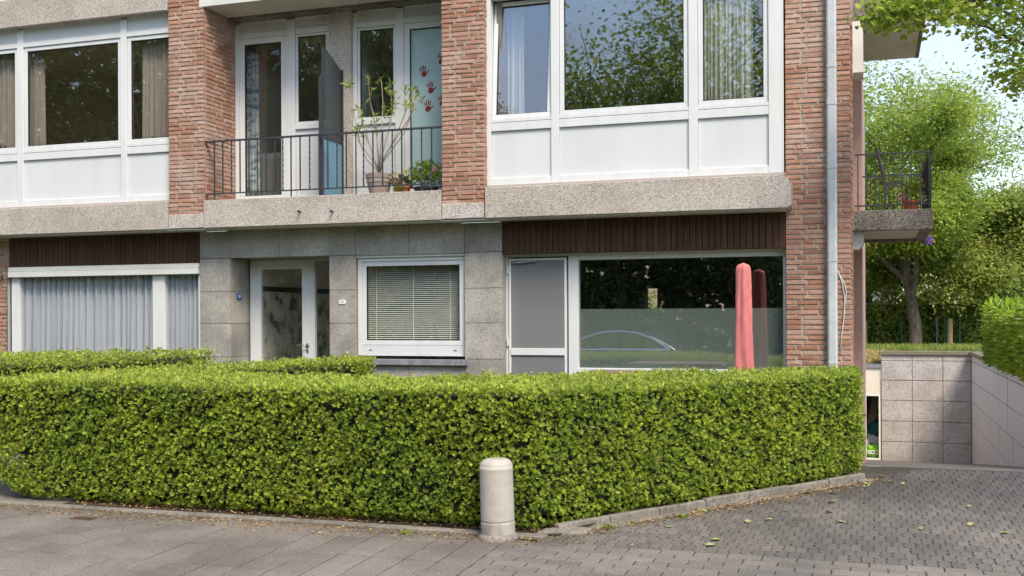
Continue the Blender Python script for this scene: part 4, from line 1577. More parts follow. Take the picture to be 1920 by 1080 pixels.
# ------------------------------------------------------------------ retaining walls and garage at the foot of the ramp
rw = thing('retaining_wall', 'pale pebbly concrete slab wall closing the end of the garage ramp', 'wall')
wxs = [PX(p, RAMP_END, 760) for p in (1652.5, 1710.5, 1768.0)] + [WALLX - 0.01]
wzs = [PZ(p, RAMP_END, 1735) for p in (868, 830, 791, 752, 714, 677, 666)]
bx('wall_backing', M['joint_pale'], rw, wxs[0], WALLX + 0.3, RAMP_END + 0.022, RAMP_END + 0.35, ZRAMP - 0.4, wzs[-1])
for i in range(3):
    for j in range(6):
        dzz = rnd.uniform(-.008, .008) if 0 < j < 5 else 0
        bx('wall_block', M['concrete_wall'], rw, wxs[i] + 0.008, wxs[i + 1] - 0.008, RAMP_END + rnd.uniform(-.006, .006), RAMP_END + 0.02, wzs[j] + 0.008, wzs[j + 1] - 0.008, bevel=0.012)
bx('coping', M['mossy'], rw, wxs[0] - 0.08, WALLX + 0.06, RAMP_END - 0.06, RAMP_END + 0.4, wzs[-1] + 0.002, ZWALL + 0.02, bevel=0.01)
rw2 = thing('retaining_wall', 'long board marked concrete wall along the right side of the ramp', 'wall')
bx('wall_backing', M['joint_pale'], rw2, WALLX + 0.022, WALLX + 0.27, 12.0, RAMP_END + 0.02, ZRAMP - 0.4, wzs[-1])
yk = [RAMP_END - 0.9 * k for k in range(18)]
for k in range(17):
    for j in range(6):
        bx('wall_block', M['boardmark'], rw2, WALLX + rnd.uniform(-.006, .006), WALLX + 0.02, yk[k + 1] + 0.008, yk[k] - 0.008, wzs[j] + 0.008, wzs[j + 1] - 0.008, bevel=0.01)
bx('coping', M['mossy'], rw2, WALLX - 0.06, WALLX + 0.33, 18.9, RAMP_END - 0.065, wzs[-1] + 0.002, ZWALL + 0.02, bevel=0.01)
bx('lower_wall', M['boardmark'], rw2, WALLX, WALLX + 0.27, 12.0, yk[17] - 0.01, ZRAMP - 0.4, ZWALL)
rw3 = thing('retaining_wall', 'plain rendered wall under the far side of the house by the ramp', 'wall')
bx('wall_face', M['cream'], rw3, SIDE_X - 0.5, SIDE_X - 0.12, 21.02, RAMP_END + 0.1, ZRAMP - 0.4, PZ(690, RAMP_END, 1636))

ga = thing('garage', 'cream rendered garage with an open doorway beside the concrete wall', 'garage')
gy = RAMP_END + 0.06
ga0, ga1 = PX(1621, gy, 760), wxs[0] - 0.01
zl0, zl1, zl2 = PZ(739, gy, 1636), PZ(690, gy, 1636), PZ(683.5, gy, 1636)
bx('lintel_wall', M['cream'], ga, ga0 - 1.2, ga1, gy, gy + 0.25, zl0, zl1)
bx('jamb_wall', M['cream'], ga, ga0 - 1.2, ga0, gy, gy + 0.25, ZRAMP - 0.2, zl0 - 0.002)
bx('coping', M['bluestone'], ga, ga0 - 1.2, ga1 + 0.01, gy - 0.05, gy + 0.35, zl1 + 0.001, zl2, bevel=0.01)
gj1 = PX(1651, gy, 760)
gf = MB().ring(ga0 + 0.002, gj1, ZRAMP, zl0 - 0.003, 0.05, gy - 0.02, gy + 0.08)
gf.build('door_frame', M['upvc_old'], ga)
grm = MB()
grm.box(ga0 - 1.5, ga1 + 0.05, gy + 2.6, gy + 2.7, ZRAMP, zl0 + .2)
grm.box(ga0 - 1.6, ga0 - 1.5, gy + 0.26, gy + 2.7, ZRAMP, zl0 + .2)
grm.box(ga1 + 0.05, ga1 + 0.1, gy + 0.36, gy + 2.7, ZRAMP, zl0 + .2)
grm.box(ga0 - 1.6, ga1 + 0.1, gy + 0.26, gy + 2.7, zl0 + .2, zl0 + .25)
grm.build('store_room', M['room_dark'], ga)
# clutter inside the doorway
def lump(name, m, c, s, label, cat, seed):
    r = random.Random(seed)
    bm = bmesh.new()
    bmesh.ops.create_icosphere(bm, subdivisions=3, radius=1.0)
    ph = [r.uniform(0, 6) for _ in range(6)]
    for v in bm.verts:
        n_ = 1 + 0.16 * math.sin(3 * v.co.x + ph[0]) * math.cos(4 * v.co.y + ph[1]) + 0.10 * math.sin(7 * v.co.z + ph[2] + 3 * v.co.x) + 0.06 * math.sin(13 * v.co.x + ph[3])
        v.co *= n_
        v.co = Vector((v.co.x * s[0], v.co.y * s[1], max(-0.75, v.co.z) * s[2]))
    me = bpy.data.meshes.new(name)
    bm.to_mesh(me)
    bm.free()
    me.materials.append(m)
    o = bpy.data.objects.new(name, me)
    COL.objects.link(o)
    o.location = c
    o['label'], o['category'] = label, cat
    return o


gb = P(1638.5, 846, gy + 0.35)
bag = lump('shopping_bag', M['bag_green'], (gb.x, gb.y, ZRAMP + 0.19), (0.24, 0.16, 0.25), 'lime green shopping bag with white lettering inside the garage doorway', 'bag', 1)
for k, (dx, r0) in enumerate(((-0.11, 0.045), (-0.03, 0.05), (0.08, 0.065))):
    pts = [(dx + r0 * math.cos(t), -0.175, 0.01 + r0 * 0.9 * math.sin(t)) for t in np.linspace(0.3, 5.6, 14)]
    MB().tube(pts, 0.014, 6).build('letter', M['plate_white'], bag)
lump('plastic_bag', M['bag_pale'], (gb.x - 0.32, gy + 0.5, ZRAMP + 0.22), (0.22, 0.2, 0.3), 'crumpled pale plastic bag left of the green shopping bag', 'bag', 2)
lump('plastic_bag', M['bag_pale'], (gb.x - 0.02, gy + 0.75, ZRAMP + 0.5), (0.3, 0.22, 0.2), 'crumpled pale plastic bag just above the green shopping bag', 'bag', 7)
lump('cloth_heap', M['bag_teal'], (gb.x + 0.04, gy + 0.8, ZRAMP + 0.86), (0.26, 0.22, 0.22), 'dark teal cloth heap in the garage doorway', 'cloth', 3)
lump('cloth_heap', M['bag_red'], (gb.x - 0.25, gy + 1.0, ZRAMP + 1.25), (0.2, 0.2, 0.45), 'dark red cloth heap in the garage behind the planks', 'cloth', 4)
lump('box_heap', M['yellow'], (gb.x + 0.1, gy + 1.2, ZRAMP + 1.2), (0.22, 0.2, 0.14), 'dull yellow bundle above the teal cloth in the garage', 'bundle', 5)
pl_ = thing('plank_bundle', 'old timber planks leaning inside the garage doorway', 'planks')
for k in range(3):
    MB().tube([(gb.x - 0.25 + 0.05 * k, gy + 0.7, ZRAMP + 0.55), (gb.x + 0.02 + 0.09 * k, gy + 0.95, ZRAMP + 1.95)], 0.035, 4).build('plank', M['timber'], pl_)

# straw coloured grass on the garage roof and fresh grass behind
def blades(name, m, n, x0, x1, y0, y1, zf, h, seed, **props):
    r = np.random.default_rng(seed)
    pos = np.stack([r.uniform(x0, x1, n), r.uniform(y0, y1, n), np.zeros(n)], 1)
    pos[:, 2] = [zf(a, b) for a, b in pos[:, :2]]
    d = np.stack([r.normal(0, .35, n), r.normal(0, .35, n), np.ones(n)], 1)
    v, f = scatter(SLIM_V, LEAF_F, pos, frames(d, r.uniform(0, 6.28, n)), r.uniform(.5, 1.2, n) * h)
    return np_mesh(name, v, f, m, **props)


M['straw_blade'] = leaf_mat('straw_blades', [(0.0, (0.36, 0.26, 0.11)), (0.5, (0.5, 0.38, 0.17)), (1.0, (0.6, 0.48, 0.24))], trans=0.2)
blades('dry_grass', M['straw_blade'], 4500, SIDE_X - 1.2, wxs[0] + 0.1, RAMP_END + 0.5, 37.4, ground_z, 0.16, 3, label='straw coloured dry grass on the garage roof', category='grass', kind='stuff')
blades('long_grass', M['leaf_b'], 5000, SIDE_X - 1.2, 5.5, 37.6, 41.0, ground_z, 0.17, 4, label='rough green grass in front of the ivy covered fence', category='grass', kind='stuff')


# ------------------------------------------------------------------ hedges
def hedge(name, poly, z0, z1, dens, seed, label, size=0.0345, cat='hedge', leaf=None, m='yew', coreins=0.075, gap=0.07, tuck=None):
    """poly counter clockwise; z0, z1 functions of (x, y)"""
    root = thing(name, label, cat)
    r = np.random.default_rng(seed)
    n = len(poly)
    cx, cy = sum(p[0] for p in poly) / n, sum(p[1] for p in poly) / n
    P3, N3 = [], []
    for i in range(n):
        a, b_ = np.array(poly[i]), np.array(poly[(i + 1) % n])
        e = b_ - a
        L = np.linalg.norm(e)
        nrm = np.array([e[1], -e[0]]) / L
        mid = (a + b_) / 2
        facing = (-mid) @ nrm > 0
        hgt = z1(*mid) - z0(*mid)
        if tuck and mid[0] < tuck[0]:
            facing = True
        k = int(L * hgt * dens * (1.0 if facing else 0.2))
        t = r.uniform(0, 1, k)
        s = r.uniform(0, 1, k)
        xy = a + e * t[:, None]
        za = np.array([z0(*q) + gap for q in xy])
        zb = np.array([z1(*q) for q in xy])
        p = np.stack([xy[:, 0], xy[:, 1], za + (zb - za) * s], 1)
        # rounding at top and bottom
        inset = 0.05 * np.clip((s - 0.9) / 0.1, 0, 1) ** 2 + 0.07 * np.clip((0.10 - s) / 0.10, 0, 1) ** 2
        p[:, :2] -= nrm * inset[:, None]
        P3.append(p)
        N3.append(np.tile([nrm[0], nrm[1], 0.15], (k, 1)))
    # top
    xs_, ys_ = [p[0] for p in poly], [p[1] for p in poly]
    area = (max(xs_) - min(xs_)) * (max(ys_) - min(ys_))
    k = int(area * dens * 0.55)
    q = np.stack([r.uniform(min(xs_), max(xs_), k), r.uniform(min(ys_), max(ys_), k)], 1)
    inside = np.zeros(k, bool)
    for i in range(n):
        (xa_, ya_), (xb_, yb_) = poly[i], poly[(i + 1) % n]
        cond = ((ya_ > q[:, 1]) != (yb_ > q[:, 1])) & (q[:, 0] < (xb_ - xa_) * (q[:, 1] - ya_) / ((yb_ - ya_) or 1e-9) + xa_)
        inside ^= cond
    q = q[inside]
    zt = np.array([z1(*a) for a in q])
    P3.append(np.stack([q[:, 0], q[:, 1], zt], 1))
    N3.append(np.tile([0, -0.1, 1.0], (len(q), 1)))
    p, nn = np.concatenate(P3), np.concatenate(N3)
    nn = nn / np.linalg.norm(nn, axis=1, keepdims=True)
    # uneven clipped surface with deeper hollows
    dsp = 0.022 * wavy(p, 1.1) + 0.018 * wavy(p, 4.0) + 0.022 * wavy(p, 11.0)
    p = p + nn * (dsp - 0.035 + r.normal(0, 0.018, len(p)))[:, None]
    if tuck:
        zr = np.clip((tuck[1] - p[:, 2]) / tuck[1], 0, 1)
        p[:, 0] += np.clip((tuck[0] - p[:, 0]) / 0.7, 0, 1) * tuck[2] * zr ** 1.3
    hol = wavy(p + 3.3, 9.0) + 0.6 * wavy(p, 23.0)
    keep = ~((hol > 0.58) & (nn[:, 2] < 0.5) & (r.uniform(0, 1, len(p)) < 0.8))
    p, nn = p[keep], nn[keep]
    # a few shoots that stand proud
    d = nn + r.normal(0, 0.34, p.shape) + np.where(nn[:, 2:3] > 0.5, 0.3, -0.05) * np.array([[0, 0, 1.0]])
    sc = size * r.uniform(0.65, 1.35, len(p))
    long_ = r.uniform(0, 1, len(p)) < 0.010
    sc[long_ & (nn[:, 2] > 0.5)] *= 1.8
    if leaf is None:
        vv, ff, tt, nv_ = [], [], [], 0
        sel = r.uniform(0, 1, len(p)) < 0.68
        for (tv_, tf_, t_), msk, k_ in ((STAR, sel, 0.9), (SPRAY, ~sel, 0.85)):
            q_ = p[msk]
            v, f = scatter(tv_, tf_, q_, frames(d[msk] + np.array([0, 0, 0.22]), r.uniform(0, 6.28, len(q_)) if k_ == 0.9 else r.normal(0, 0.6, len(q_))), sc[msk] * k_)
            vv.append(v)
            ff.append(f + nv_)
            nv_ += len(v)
            tt.append(np.tile(t_, len(q_)) * np.repeat(np.where(nn[msk][:, 2] > 0.5, 0.95, 0.42) * r.uniform(0.2, 1.0, len(q_)), len(t_)))  # fresh tips are paler; top sprigs more so, painting in the sun there
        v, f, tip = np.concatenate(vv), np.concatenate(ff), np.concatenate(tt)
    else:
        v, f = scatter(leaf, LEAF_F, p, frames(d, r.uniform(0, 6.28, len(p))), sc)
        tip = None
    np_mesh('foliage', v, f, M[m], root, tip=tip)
    if leaf is None:
        # bare and browned twig ends in thin spots
        thin = (wavy(p + 9.1, 1.6) > 0.42) & (nn[:, 2] < 0.5) & (r.uniform(0, 1, len(p)) < 0.10)
        tp_, td_ = p[thin] + nn[thin] * 0.012, d[thin]
        if len(tp_):
            v, f = scatter(SLIM_V * np.array([0.55, 1, 1]), LEAF_F, tp_, frames(td_ + r.normal(0, .5, td_.shape), r.uniform(0, 6.28, len(tp_))), r.uniform(.03, .07, len(tp_)))
            np_mesh('bare_twigs', v, f, M['debris'], root, kind='stuff')
    # solid core, coloured near black in place of the shade inside
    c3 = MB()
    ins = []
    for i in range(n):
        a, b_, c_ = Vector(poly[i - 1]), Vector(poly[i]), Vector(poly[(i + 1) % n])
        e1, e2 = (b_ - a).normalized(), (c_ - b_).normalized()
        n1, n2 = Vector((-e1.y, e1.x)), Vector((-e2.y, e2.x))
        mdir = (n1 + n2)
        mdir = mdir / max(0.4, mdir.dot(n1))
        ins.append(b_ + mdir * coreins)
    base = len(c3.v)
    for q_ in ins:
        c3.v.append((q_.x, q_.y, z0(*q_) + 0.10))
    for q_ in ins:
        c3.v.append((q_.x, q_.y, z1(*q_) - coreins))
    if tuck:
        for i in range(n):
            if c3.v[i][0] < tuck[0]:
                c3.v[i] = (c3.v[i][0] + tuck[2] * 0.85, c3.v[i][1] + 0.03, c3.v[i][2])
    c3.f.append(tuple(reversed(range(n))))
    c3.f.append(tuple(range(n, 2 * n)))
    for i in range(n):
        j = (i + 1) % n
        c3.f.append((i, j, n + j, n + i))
    c3.build('shade_core', M['core'], root)
    # stems under the skirt
    L = 0
    for i in range(n):
        a, b_ = ins[i], ins[(i + 1) % n]
        m_ = int((b_ - a).length / 0.45)
        for k in range(m_):
            q_ = a.lerp(b_, (k + 0.5) / m_)
            q_ = q_.lerp(Vector((cx, cy)), 0.12)
            MB().tube([(q_.x, q_.y, z0(q_.x, q_.y) - 0.08), (q_.x + rnd.uniform(-.05, .05), q_.y + rnd.uniform(-.05, .05), z0(q_.x, q_.y) + 0.3)], [0.022, 0.012], 5).build('stem', M['bark'], root)
    return root


bedz = lambda x, y: max(0.0, 0.03 + 0.055 * (y - 7.56))
H1 = [(-7.85, 7.95), (-7.55, 7.60), (-2.36, 7.54), (-0.13, 10.42), (-0.14, 11.25), (-0.85, 11.28), (-2.95, 9.2), (-7.85, 9.2)]
z1a = lambda x, y: 1.065 + 0.012 * math.sin(x * 1.7) + 0.03 * max(0, (y - 9.2) / 2)
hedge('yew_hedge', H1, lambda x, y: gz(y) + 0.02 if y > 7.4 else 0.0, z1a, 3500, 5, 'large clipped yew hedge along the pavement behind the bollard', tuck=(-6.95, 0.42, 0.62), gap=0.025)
H2 = [(-7.40, 9.24), (-6.35, 9.24), (-5.22, 10.45), (-5.28, 11.0), (-5.75, 11.05)]
z1b = lambda x, y: 1.085 + 0.05 * max(0, (y - 9.2))
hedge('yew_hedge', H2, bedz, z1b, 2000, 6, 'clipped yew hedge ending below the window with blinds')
H3 = [(-10.9, 9.4), (-8.3, 9.75), (-7.42, 10.5), (-7.45, 11.1), (-10.9, 10.8)]
z1c = lambda x, y: 1.10 + 0.065 * max(0, (y - 9.2))
hedge('yew_hedge', H3, bedz, z1c, 1800, 8, 'clipped yew hedge in front of the curtained window at the left')

# laurel hedge on top of the right wall
LH = [(WALLX + 0.1, 13.5), (5.2, 13.5), (5.4, 28.8), (WALLX + 0.4, 29.0), (WALLX - 0.2, 27.5)]
hl = hedge('laurel_hedge', LH, lambda x, y: ZWALL - 0.05, lambda x, y: ZWALL + 1.22 + 0.1 * math.sin(y), 300, 9, 'glossy light green laurel hedge on top of the ramp wall', size=0.17, leaf=np.array([(0, 0, 0), (0.17, 0.05, 0.45), (0, 0, 1.0), (-0.17, 0.05, 0.45)], float), m='laurel', coreins=0.22, gap=0.0)


# ------------------------------------------------------------------ trees
def tree(name, label, base, height, tr, seed, m, leafn, leaf=0.13, spread=0.5, first=0.35, levels=4, clump=0.55, lean=(0, 0), tv=LEAF_V, tf=LEAF_F, limbs=None, group=None, cat='tree', kids=3, bare=0.0, pick=1.0):
    r = random.Random(seed)
    root = thing(name, label, cat, group)
    tk, br = MB(), MB()
    anchors = []

    def grow(p, d, L, rad, lvl):
        pts, rads = [p], [rad]
        q, dd = p.copy(), d.copy()
        n = 4
        for i in range(n):
            dd = (dd + Vector((r.uniform(-1, 1), r.uniform(-1, 1), r.uniform(-0.5, 0.8))) * 0.17).normalized()
            q = q + dd * L / n
            pts.append(q.copy())
            rads.append(rad * (1 - 0.38 * (i + 1) / n))
            if lvl >= 2 and r.random() > bare:
                anchors.append((q.copy(), L))
        (tk if lvl == 0 else br).tube(pts, rads, 7 if lvl < 2 else 5, cap=False)
        if lvl >= levels:
            anchors.append((q.copy(), L))
            return
        k = kids + (1 if lvl == 0 else 0)
        a0_ = r.uniform(0, 6.28)
        for i in range(k):
            t = 1.0 if i == 0 else r.uniform(0.45, 0.95)
            s = pts[min(n, max(1, round(t * n)))]
            ax_ = dd.orthogonal().normalized()
            ax_ = Matrix.Rotation(a0_ + i * 6.28 / k + r.uniform(-.5, .5), 3, dd) @ ax_
            ang = r.uniform(0.35, 0.95) * (0.55 if i == 0 else 1.0) * (spread / 0.5)
            nd = (Matrix.Rotation(ang, 3, ax_) @ dd)
            nd = (nd + Vector((0, 0, 0.18))).normalized()
            grow(s, nd, L * r.uniform(0.58, 0.82), rads[-1] * (0.95 if i == 0 else 0.78), lvl + 1)

    b0 = Vector(base)
    if limbs:
        for pts, r0, lv in limbs:
            pts = [Vector(q) for q in pts]
            n = len(pts)
            (tk if lv == 0 else br).tube(pts, [r0 * (1 - 0.7 * i / (n - 1)) for i in range(n)], 7, cap=False)
            if lv > 0:
                for i in range(1, n):
                    d = (pts[i] - pts[i - 1]).normalized()
                    for _ in range(2):
                        nd = (d + Vector((r.uniform(-1, 1), r.uniform(-1, 1), r.uniform(-.6, .9))) * 0.8).normalized()
                        grow(pts[i], nd, min(0.5, (pts[i] - pts[i - 1]).length) * r.uniform(0.35, 0.6), r0 * 0.22, levels - 1)
    else:
        grow(b0, Vector((lean[0], lean[1], 1)).normalized(), height * first, tr, 0)
    tk.build('trunk', M['bark'], root, smooth=True)
    br.build('branches', M['bark'], root, smooth=True)
    g_ = np.random.default_rng(seed)
    A = np.array([tuple(a) for a, _ in anchors])
    if pick < 1:
        A = A[g_.permutation(len(A))[:max(8, int(len(A) * pick))]]
    which = g_.integers(0, len(A), leafn)
    off = g_.normal(0, 1, (leafn, 3)) * np.array([clump, clump, clump * 0.7])
    pos = A[which] + off
    pos[:, 2] -= 0.1 * clump
    d = off / (np.linalg.norm(off, axis=1, keepdims=True) + 1e-6) * np.array([1, 1, 0.35]) + g_.normal(0, 0.4, (leafn, 3)) + np.array([0, 0, -0.2])
    v, f = scatter(tv, tf, pos, frames(d, g_.normal(0, 0.55, leafn)), leaf * g_.uniform(0.6, 1.3, leafn))
    np_mesh('crown', v, f, M[m], root)
    return root


tb = P(1717, 652, 41.0)
TG = 'trees behind the ramp'
tree('garden_tree', 'broad green tree with dark limbs rising behind the ramp wall', (tb.x, 41.0, ZWALL - 0.1), 10.6, 0.24, 12, 'leaf_a', 66000, 0.13, 0.62, 0.30, 4, 0.40, group=TG, pick=0.38)
tree('garden_tree', 'paler tree at the right behind the laurel hedge', (tb.x + 3.1, 43.0, ZWALL - 0.1), 9.0, 0.2, 23, 'leaf_b', 66000, 0.13, 0.66, 0.26, 4, 0.42, group=TG, pick=0.42)
tree('garden_tree', 'tall tree with bare upper twigs far behind the side balcony', (tb.x - 1.0, 52.0, ZWALL), 13.0, 0.3, 34, 'leaf_a', 26000, 0.17, 0.5, 0.36, 4, 0.7, group=TG, bare=0.35)
tree('garden_tree', 'low pale tree drooping beside the house corner', (tb.x - 1.3, 44.5, ZWALL - 0.1), 8.0, 0.16, 45, 'leaf_b', 46000, 0.13, 0.66, 0.28, 4, 0.45, group=TG, pick=0.45)
tree('garden_tree', 'pale leafy tree at the right edge behind the laurel', (tb.x + 6.0, 47.0, ZWALL), 10.5, 0.24, 56, 'leaf_b', 56000, 0.14, 0.6, 0.26, 4, 0.5, group=TG, pick=0.45)

# ivy fence at the back of the garden
iv = thing('ivy_fence', 'ivy covered wire fence behind the ramp wall', 'fence')
r_ = np.random.default_rng(77)
n_ = 30000
px_ = r_.uniform(tb.x - 6.5, tb.x + 8.5, n_)
pz_ = ZWALL - 0.1 + r_.uniform(0, 1, n_) * (1.75 + 0.3 * np.sin(px_ * 1.3) + 0.2 * np.sin(px_ * 3.7))
py_ = 42.6 + r_.normal(0, 0.16, n_)
pos_ = np.stack([px_, py_, pz_], 1)
d_ = np.stack([r_.normal(0, .6, n_), -1 + r_.normal(0, .4, n_), r_.normal(-0.2, .5, n_)], 1)
v_, f_ = scatter(LEAF_V, LEAF_F, pos_, frames(d_, r_.uniform(0, 6.28, n_)), r_.uniform(.08, .17, n_))
np_mesh('ivy', v_, f_, M['leaf_b'], iv)
bx('wire_panel', M['grass'], iv, tb.x - 6.5, tb.x + 8.5, 42.72, 42.76, ZWALL - 0.1, ZWALL + 1.5)
for px in (1690, 1757, 1772, 1800):
    q = P(px, 652, 41.9)
    bx('fence_post', M['post_green'] if px != 1757 else M['post_grey'], iv, q.x - 0.03, q.x + 0.03, 41.87, 41.93, ZWALL - 0.1, ZWALL + 1.05)
q = P(1781, 652, 41.4)
MB().tube([(q.x, 41.4, ZWALL - 0.1), (q.x + 0.01, 41.4, ZWALL + 0.95)], [0.1, 0.09], 10).build('timber_post', M['postwood'], None, label='round timber post in front of the ivy fence', category='post')
q = P(1623, 652, 41.0)
MB().tube([(q.x, 41.0, ZWALL - 0.1), (q.x + 0.01, 41.0, ZWALL + 0.9)], [0.05, 0.045], 8).build('timber_post', M['postwood'], None, label='thin dark timber post near the house corner', category='post')
# neighbours seen through the leaves
nb = thing('neighbour_house', 'white rendered house with grey roof glimpsed through the trees', 'house')
bx('wall', M['house_white'], nb, tb.x - 14, tb.x - 1.0, 55, 60, 0.3, 3.4)
MB().prism([(54.5, 3.4), (60.5, 3.4), (57.5, 5.0)], 'x', tb.x - 14.5, tb.x - 0.6).build('roof', M['roof'], nb)
nh = thing('rear_house', 'brick house seen through the living room and its rear window', 'house')
rx = PX(1205, 34, 560)
bx('wall', M['brick_pink'], nh, rx - 4, rx + 3, 34, 40, 0, 7)
bx('window', M['upvc'], nh, rx - 0.75, rx + 0.0, 33.93, 33.99, 1.2, 2.75)
bx('pane', M['car_glass'], nh, rx - 0.5, rx - 0.12, 33.9, 33.925, 1.5, 2.6)
tree('rear_shrub_tree', 'small dark tree seen through the rear window of the living room', (rx + 0.35, 29.5, 0.3), 3.2, 0.14, 61, 'leaf_a', 3000, 0.12, 0.6, 0.3, 3, 0.3)

# near branch that hangs into the top right corner: its trunk stands right of the drive
def nb_pt(px, py, d):
    q = P(px, py, 1.0)
    dirv = (q - Vector((0, 0, EYE))).normalized()
    return Vector((0, 0, EYE)) + dirv * d


T0 = Vector((5.6, 11.2, 0.0))
tops = T0 + Vector((-0.1, 0.1, 4.3))
limbs = [([T0, T0 + Vector((0.05, 0.05, 2.2)), tops, tops + Vector((0.2, 0.1, 2.5))], 0.17, 0)]
for spec in (
    [(1985, 20, 12.6), (1900, -10, 12.0), (1830, 0, 11.4), (1770, 8, 11.0), (1725, 16, 10.8), (1690, 22, 10.7), (1668, 28, 10.6)],
    [(2010, 160, 13.4), (1950, 95, 13.2), (1900, 75, 13.0), (1850, 50, 12.8), (1810, 40, 12.6)],
    [(2020, 230, 13.8), (1960, 170, 13.8), (1925, 150, 13.6), (1905, 120, 13.4)],
    [(2010, 150, 12.0), (1930, 45, 12.0), (1880, 20, 11.8), (1850, -10, 11.6)],
    [(1980, 30, 11.5), (1870, -40, 11.4), (1790, -30, 11.2), (1740, -8, 11.0)],
):
    pts = [nb_pt(*s) for s in spec]
    if spec[0][0] > 1790:
        pts = [tops] + pts
    limbs.append((pts, 0.03, 1))
tree('street_tree', 'near tree with fan shaped leaves hanging into the top right corner', T0, 7, 0.17, 72, 'leaf_fan', 4600, 0.07, limbs=limbs, levels=3, clump=0.10, tv=FAN_V, tf=FAN_F)

# ------------------------------------------------------------------ across the street, seen in the window panes
AG = 'park trees across the street'

# thicket that closes the view below the crowns
r_ = np.random.default_rng(91)
n_ = 60000
pos_ = np.stack([r_.uniform(-10, 20, n_), 62 + r_.normal(0, 1.2, n_), np.zeros(n_)], 1)
pos_[:, 2] = ZWALL + r_.uniform(0, 1, n_) ** 0.9 * (7.2 + 0.9 * np.sin(pos_[:, 0] * 0.7) + 0.7 * np.sin(pos_[:, 0] * 1.9))
v_, f_ = scatter(LEAF_V, LEAF_F, pos_, frames(r_.normal(0, 1, (n_, 3)) + np.array([0, -.5, .3]), r_.uniform(0, 6.28, n_)), r_.uniform(.18, .36, n_))
np_mesh('far_thicket', v_, f_, M['leaf_b'], None, label='pale green thicket far behind the garden trees', category='shrubs', kind='stuff')
for i, (x, y, h, s, m, lab) in enumerate((
    (-19.0, -17, 18, 81, 'leaf_dark', 'tall dark park tree across the street, third from the far end'),
    (-14.0, -20, 17, 82, 'leaf_dark', 'dark park tree across the street, left of the parked car'),
    (-9.5, -19, 19, 83, 'leaf_a', 'open park tree across the street behind the parked car'),
    (-5.5, -23, 21, 84, 'leaf_a', 'tall open park tree mirrored in the upper window'),
    (-1.5, -20, 16, 85, 'leaf_dark', 'bushy park tree mirrored in the upper window'),
    (3.5, -26, 16, 86, 'leaf_a', 'tall park tree across the street, right of the others'),
    (-25.0, -18, 19, 87, 'leaf_dark', 'tall dark tree far along the park edge'),
    (-32.0, -19, 18, 88, 'leaf_dark', 'last dark tree along the park edge'),
)):
    tree('park_tree', lab, (x, y, -0.15), h, 0.24, s, m, 26000 if m == 'leaf_dark' else 14000, 0.24, 0.55, 0.27, 4, 0.95, group=AG, kids=3, bare=0.35 if m == 'leaf_a' else 0)
r_ = np.random.default_rng(99)
n_ = 170000
pos_ = np.stack([np.where(r_.uniform(0, 1, n_) < 0.5, r_.uniform(-48, -12, n_), r_.uniform(-14, 6, n_)), -16.5 + r_.normal(0, 1.9, n_), np.zeros(n_)], 1)
left = 1 / (1 + np.exp((pos_[:, 0] + 13.5) * 1.5))
hgt = 9.6 + 1.2 * np.sin(pos_[:, 0] * 0.8 + 1) + 0.7 * np.sin(pos_[:, 0] * 2.1) + left * (7.0 + 1.5 * np.sin(pos_[:, 0] * 0.5))
pos_[:, 2] = r_.uniform(0, 1, n_) * hgt
pos_[:, 1] += 0.8 * np.sin(pos_[:, 2] * 1.1 + pos_[:, 0] * 0.7)
v_, f_ = scatter(LEAF_V, LEAF_F, pos_, frames(r_.normal(0, 1, (n_, 3)) + np.array([0, .5, .2]), r_.uniform(0, 6.28, n_)), r_.uniform(.12, .27, n_) * np.where(pos_[:, 0] > -13, 0.5, 1.0))
np_mesh('park_undergrowth', v_, f_, M['leaf_dark'], None, label='dense dark greenery along the park edge across the street', category='shrubs', kind='stuff')
r_ = np.random.default_rng(98)
n_ = 42000
pos_ = np.stack([r_.uniform(-70, 22, n_), -24 + r_.normal(0, 1.4, n_), np.zeros(n_)], 1)
left = 1 / (1 + np.exp((pos_[:, 0] + 16) * 1.2))
pos_[:, 2] = r_.uniform(0, 1, n_) * (8.5 + 1.2 * np.sin(pos_[:, 0] * 0.6) + left * 9.5)
v_, f_ = scatter(LEAF_V, LEAF_F, pos_, frames(r_.normal(0, 1, (n_, 3)) + np.array([0, .8, .1]), r_.uniform(0, 6.28, n_)), r_.uniform(.5, .95, n_))
np_mesh('park_backdrop_wood', v_, f_, M['leaf_dark'], None, label='deep mass of woodland behind the park edge across the street', category='woodland', kind='stuff')


# ------------------------------------------------------------------ bollard
bq = P(936, 1004, 7.42)
bd = thing('bollard', 'short round beige stone bollard on the pavement before the hedge', 'bollard')
hb = 0.58
rb_ = 0.124
prof = [(rb_ * 0.96, 0.1315), (rb_ * 0.985, 0.1345), (rb_ * 0.99, 0.138), (rb_ * 0.989, 0.15), (rb_ * 0.985, 0.3), (rb_ * 0.972, hb - 0.10), (rb_ * 0.971, hb - 0.088), (rb_ * 0.975, hb - 0.084), (rb_ * 0.976, hb - 0.075), (rb_ * 0.976, hb - 0.06)]
for k in range(8):
    a = k / 7 * math.pi / 2
    prof.append((rb_ * 0.975 - 0.058 + 0.058 * math.cos(a), hb - 0.06 + 0.058 * math.sin(a)))
prof.append((0.02, hb))
sh = MB().lathe(prof, 48).build('shaft', M['bollard'], bd, smooth=True)
ft = MB().lathe([(rb_, -0.05), (rb_, -0.04), (rb_, 0.11), (rb_, 0.122), (rb_ - 0.006, 0.130), (rb_ - 0.012, 0.131)], 48).build('foot', M['bollard_base'], bd, smooth=True)
cl = MB().lathe([(rb_ + 0.028, -0.03), (rb_ + 0.024, 0.018), (rb_ + 0.012, 0.034), (rb_ + 0.002, 0.04)], 40, wob=0.01).build('collar', M['kerb'], bd, smooth=True)
bd.location = (bq.x, 7.40, -0.004)
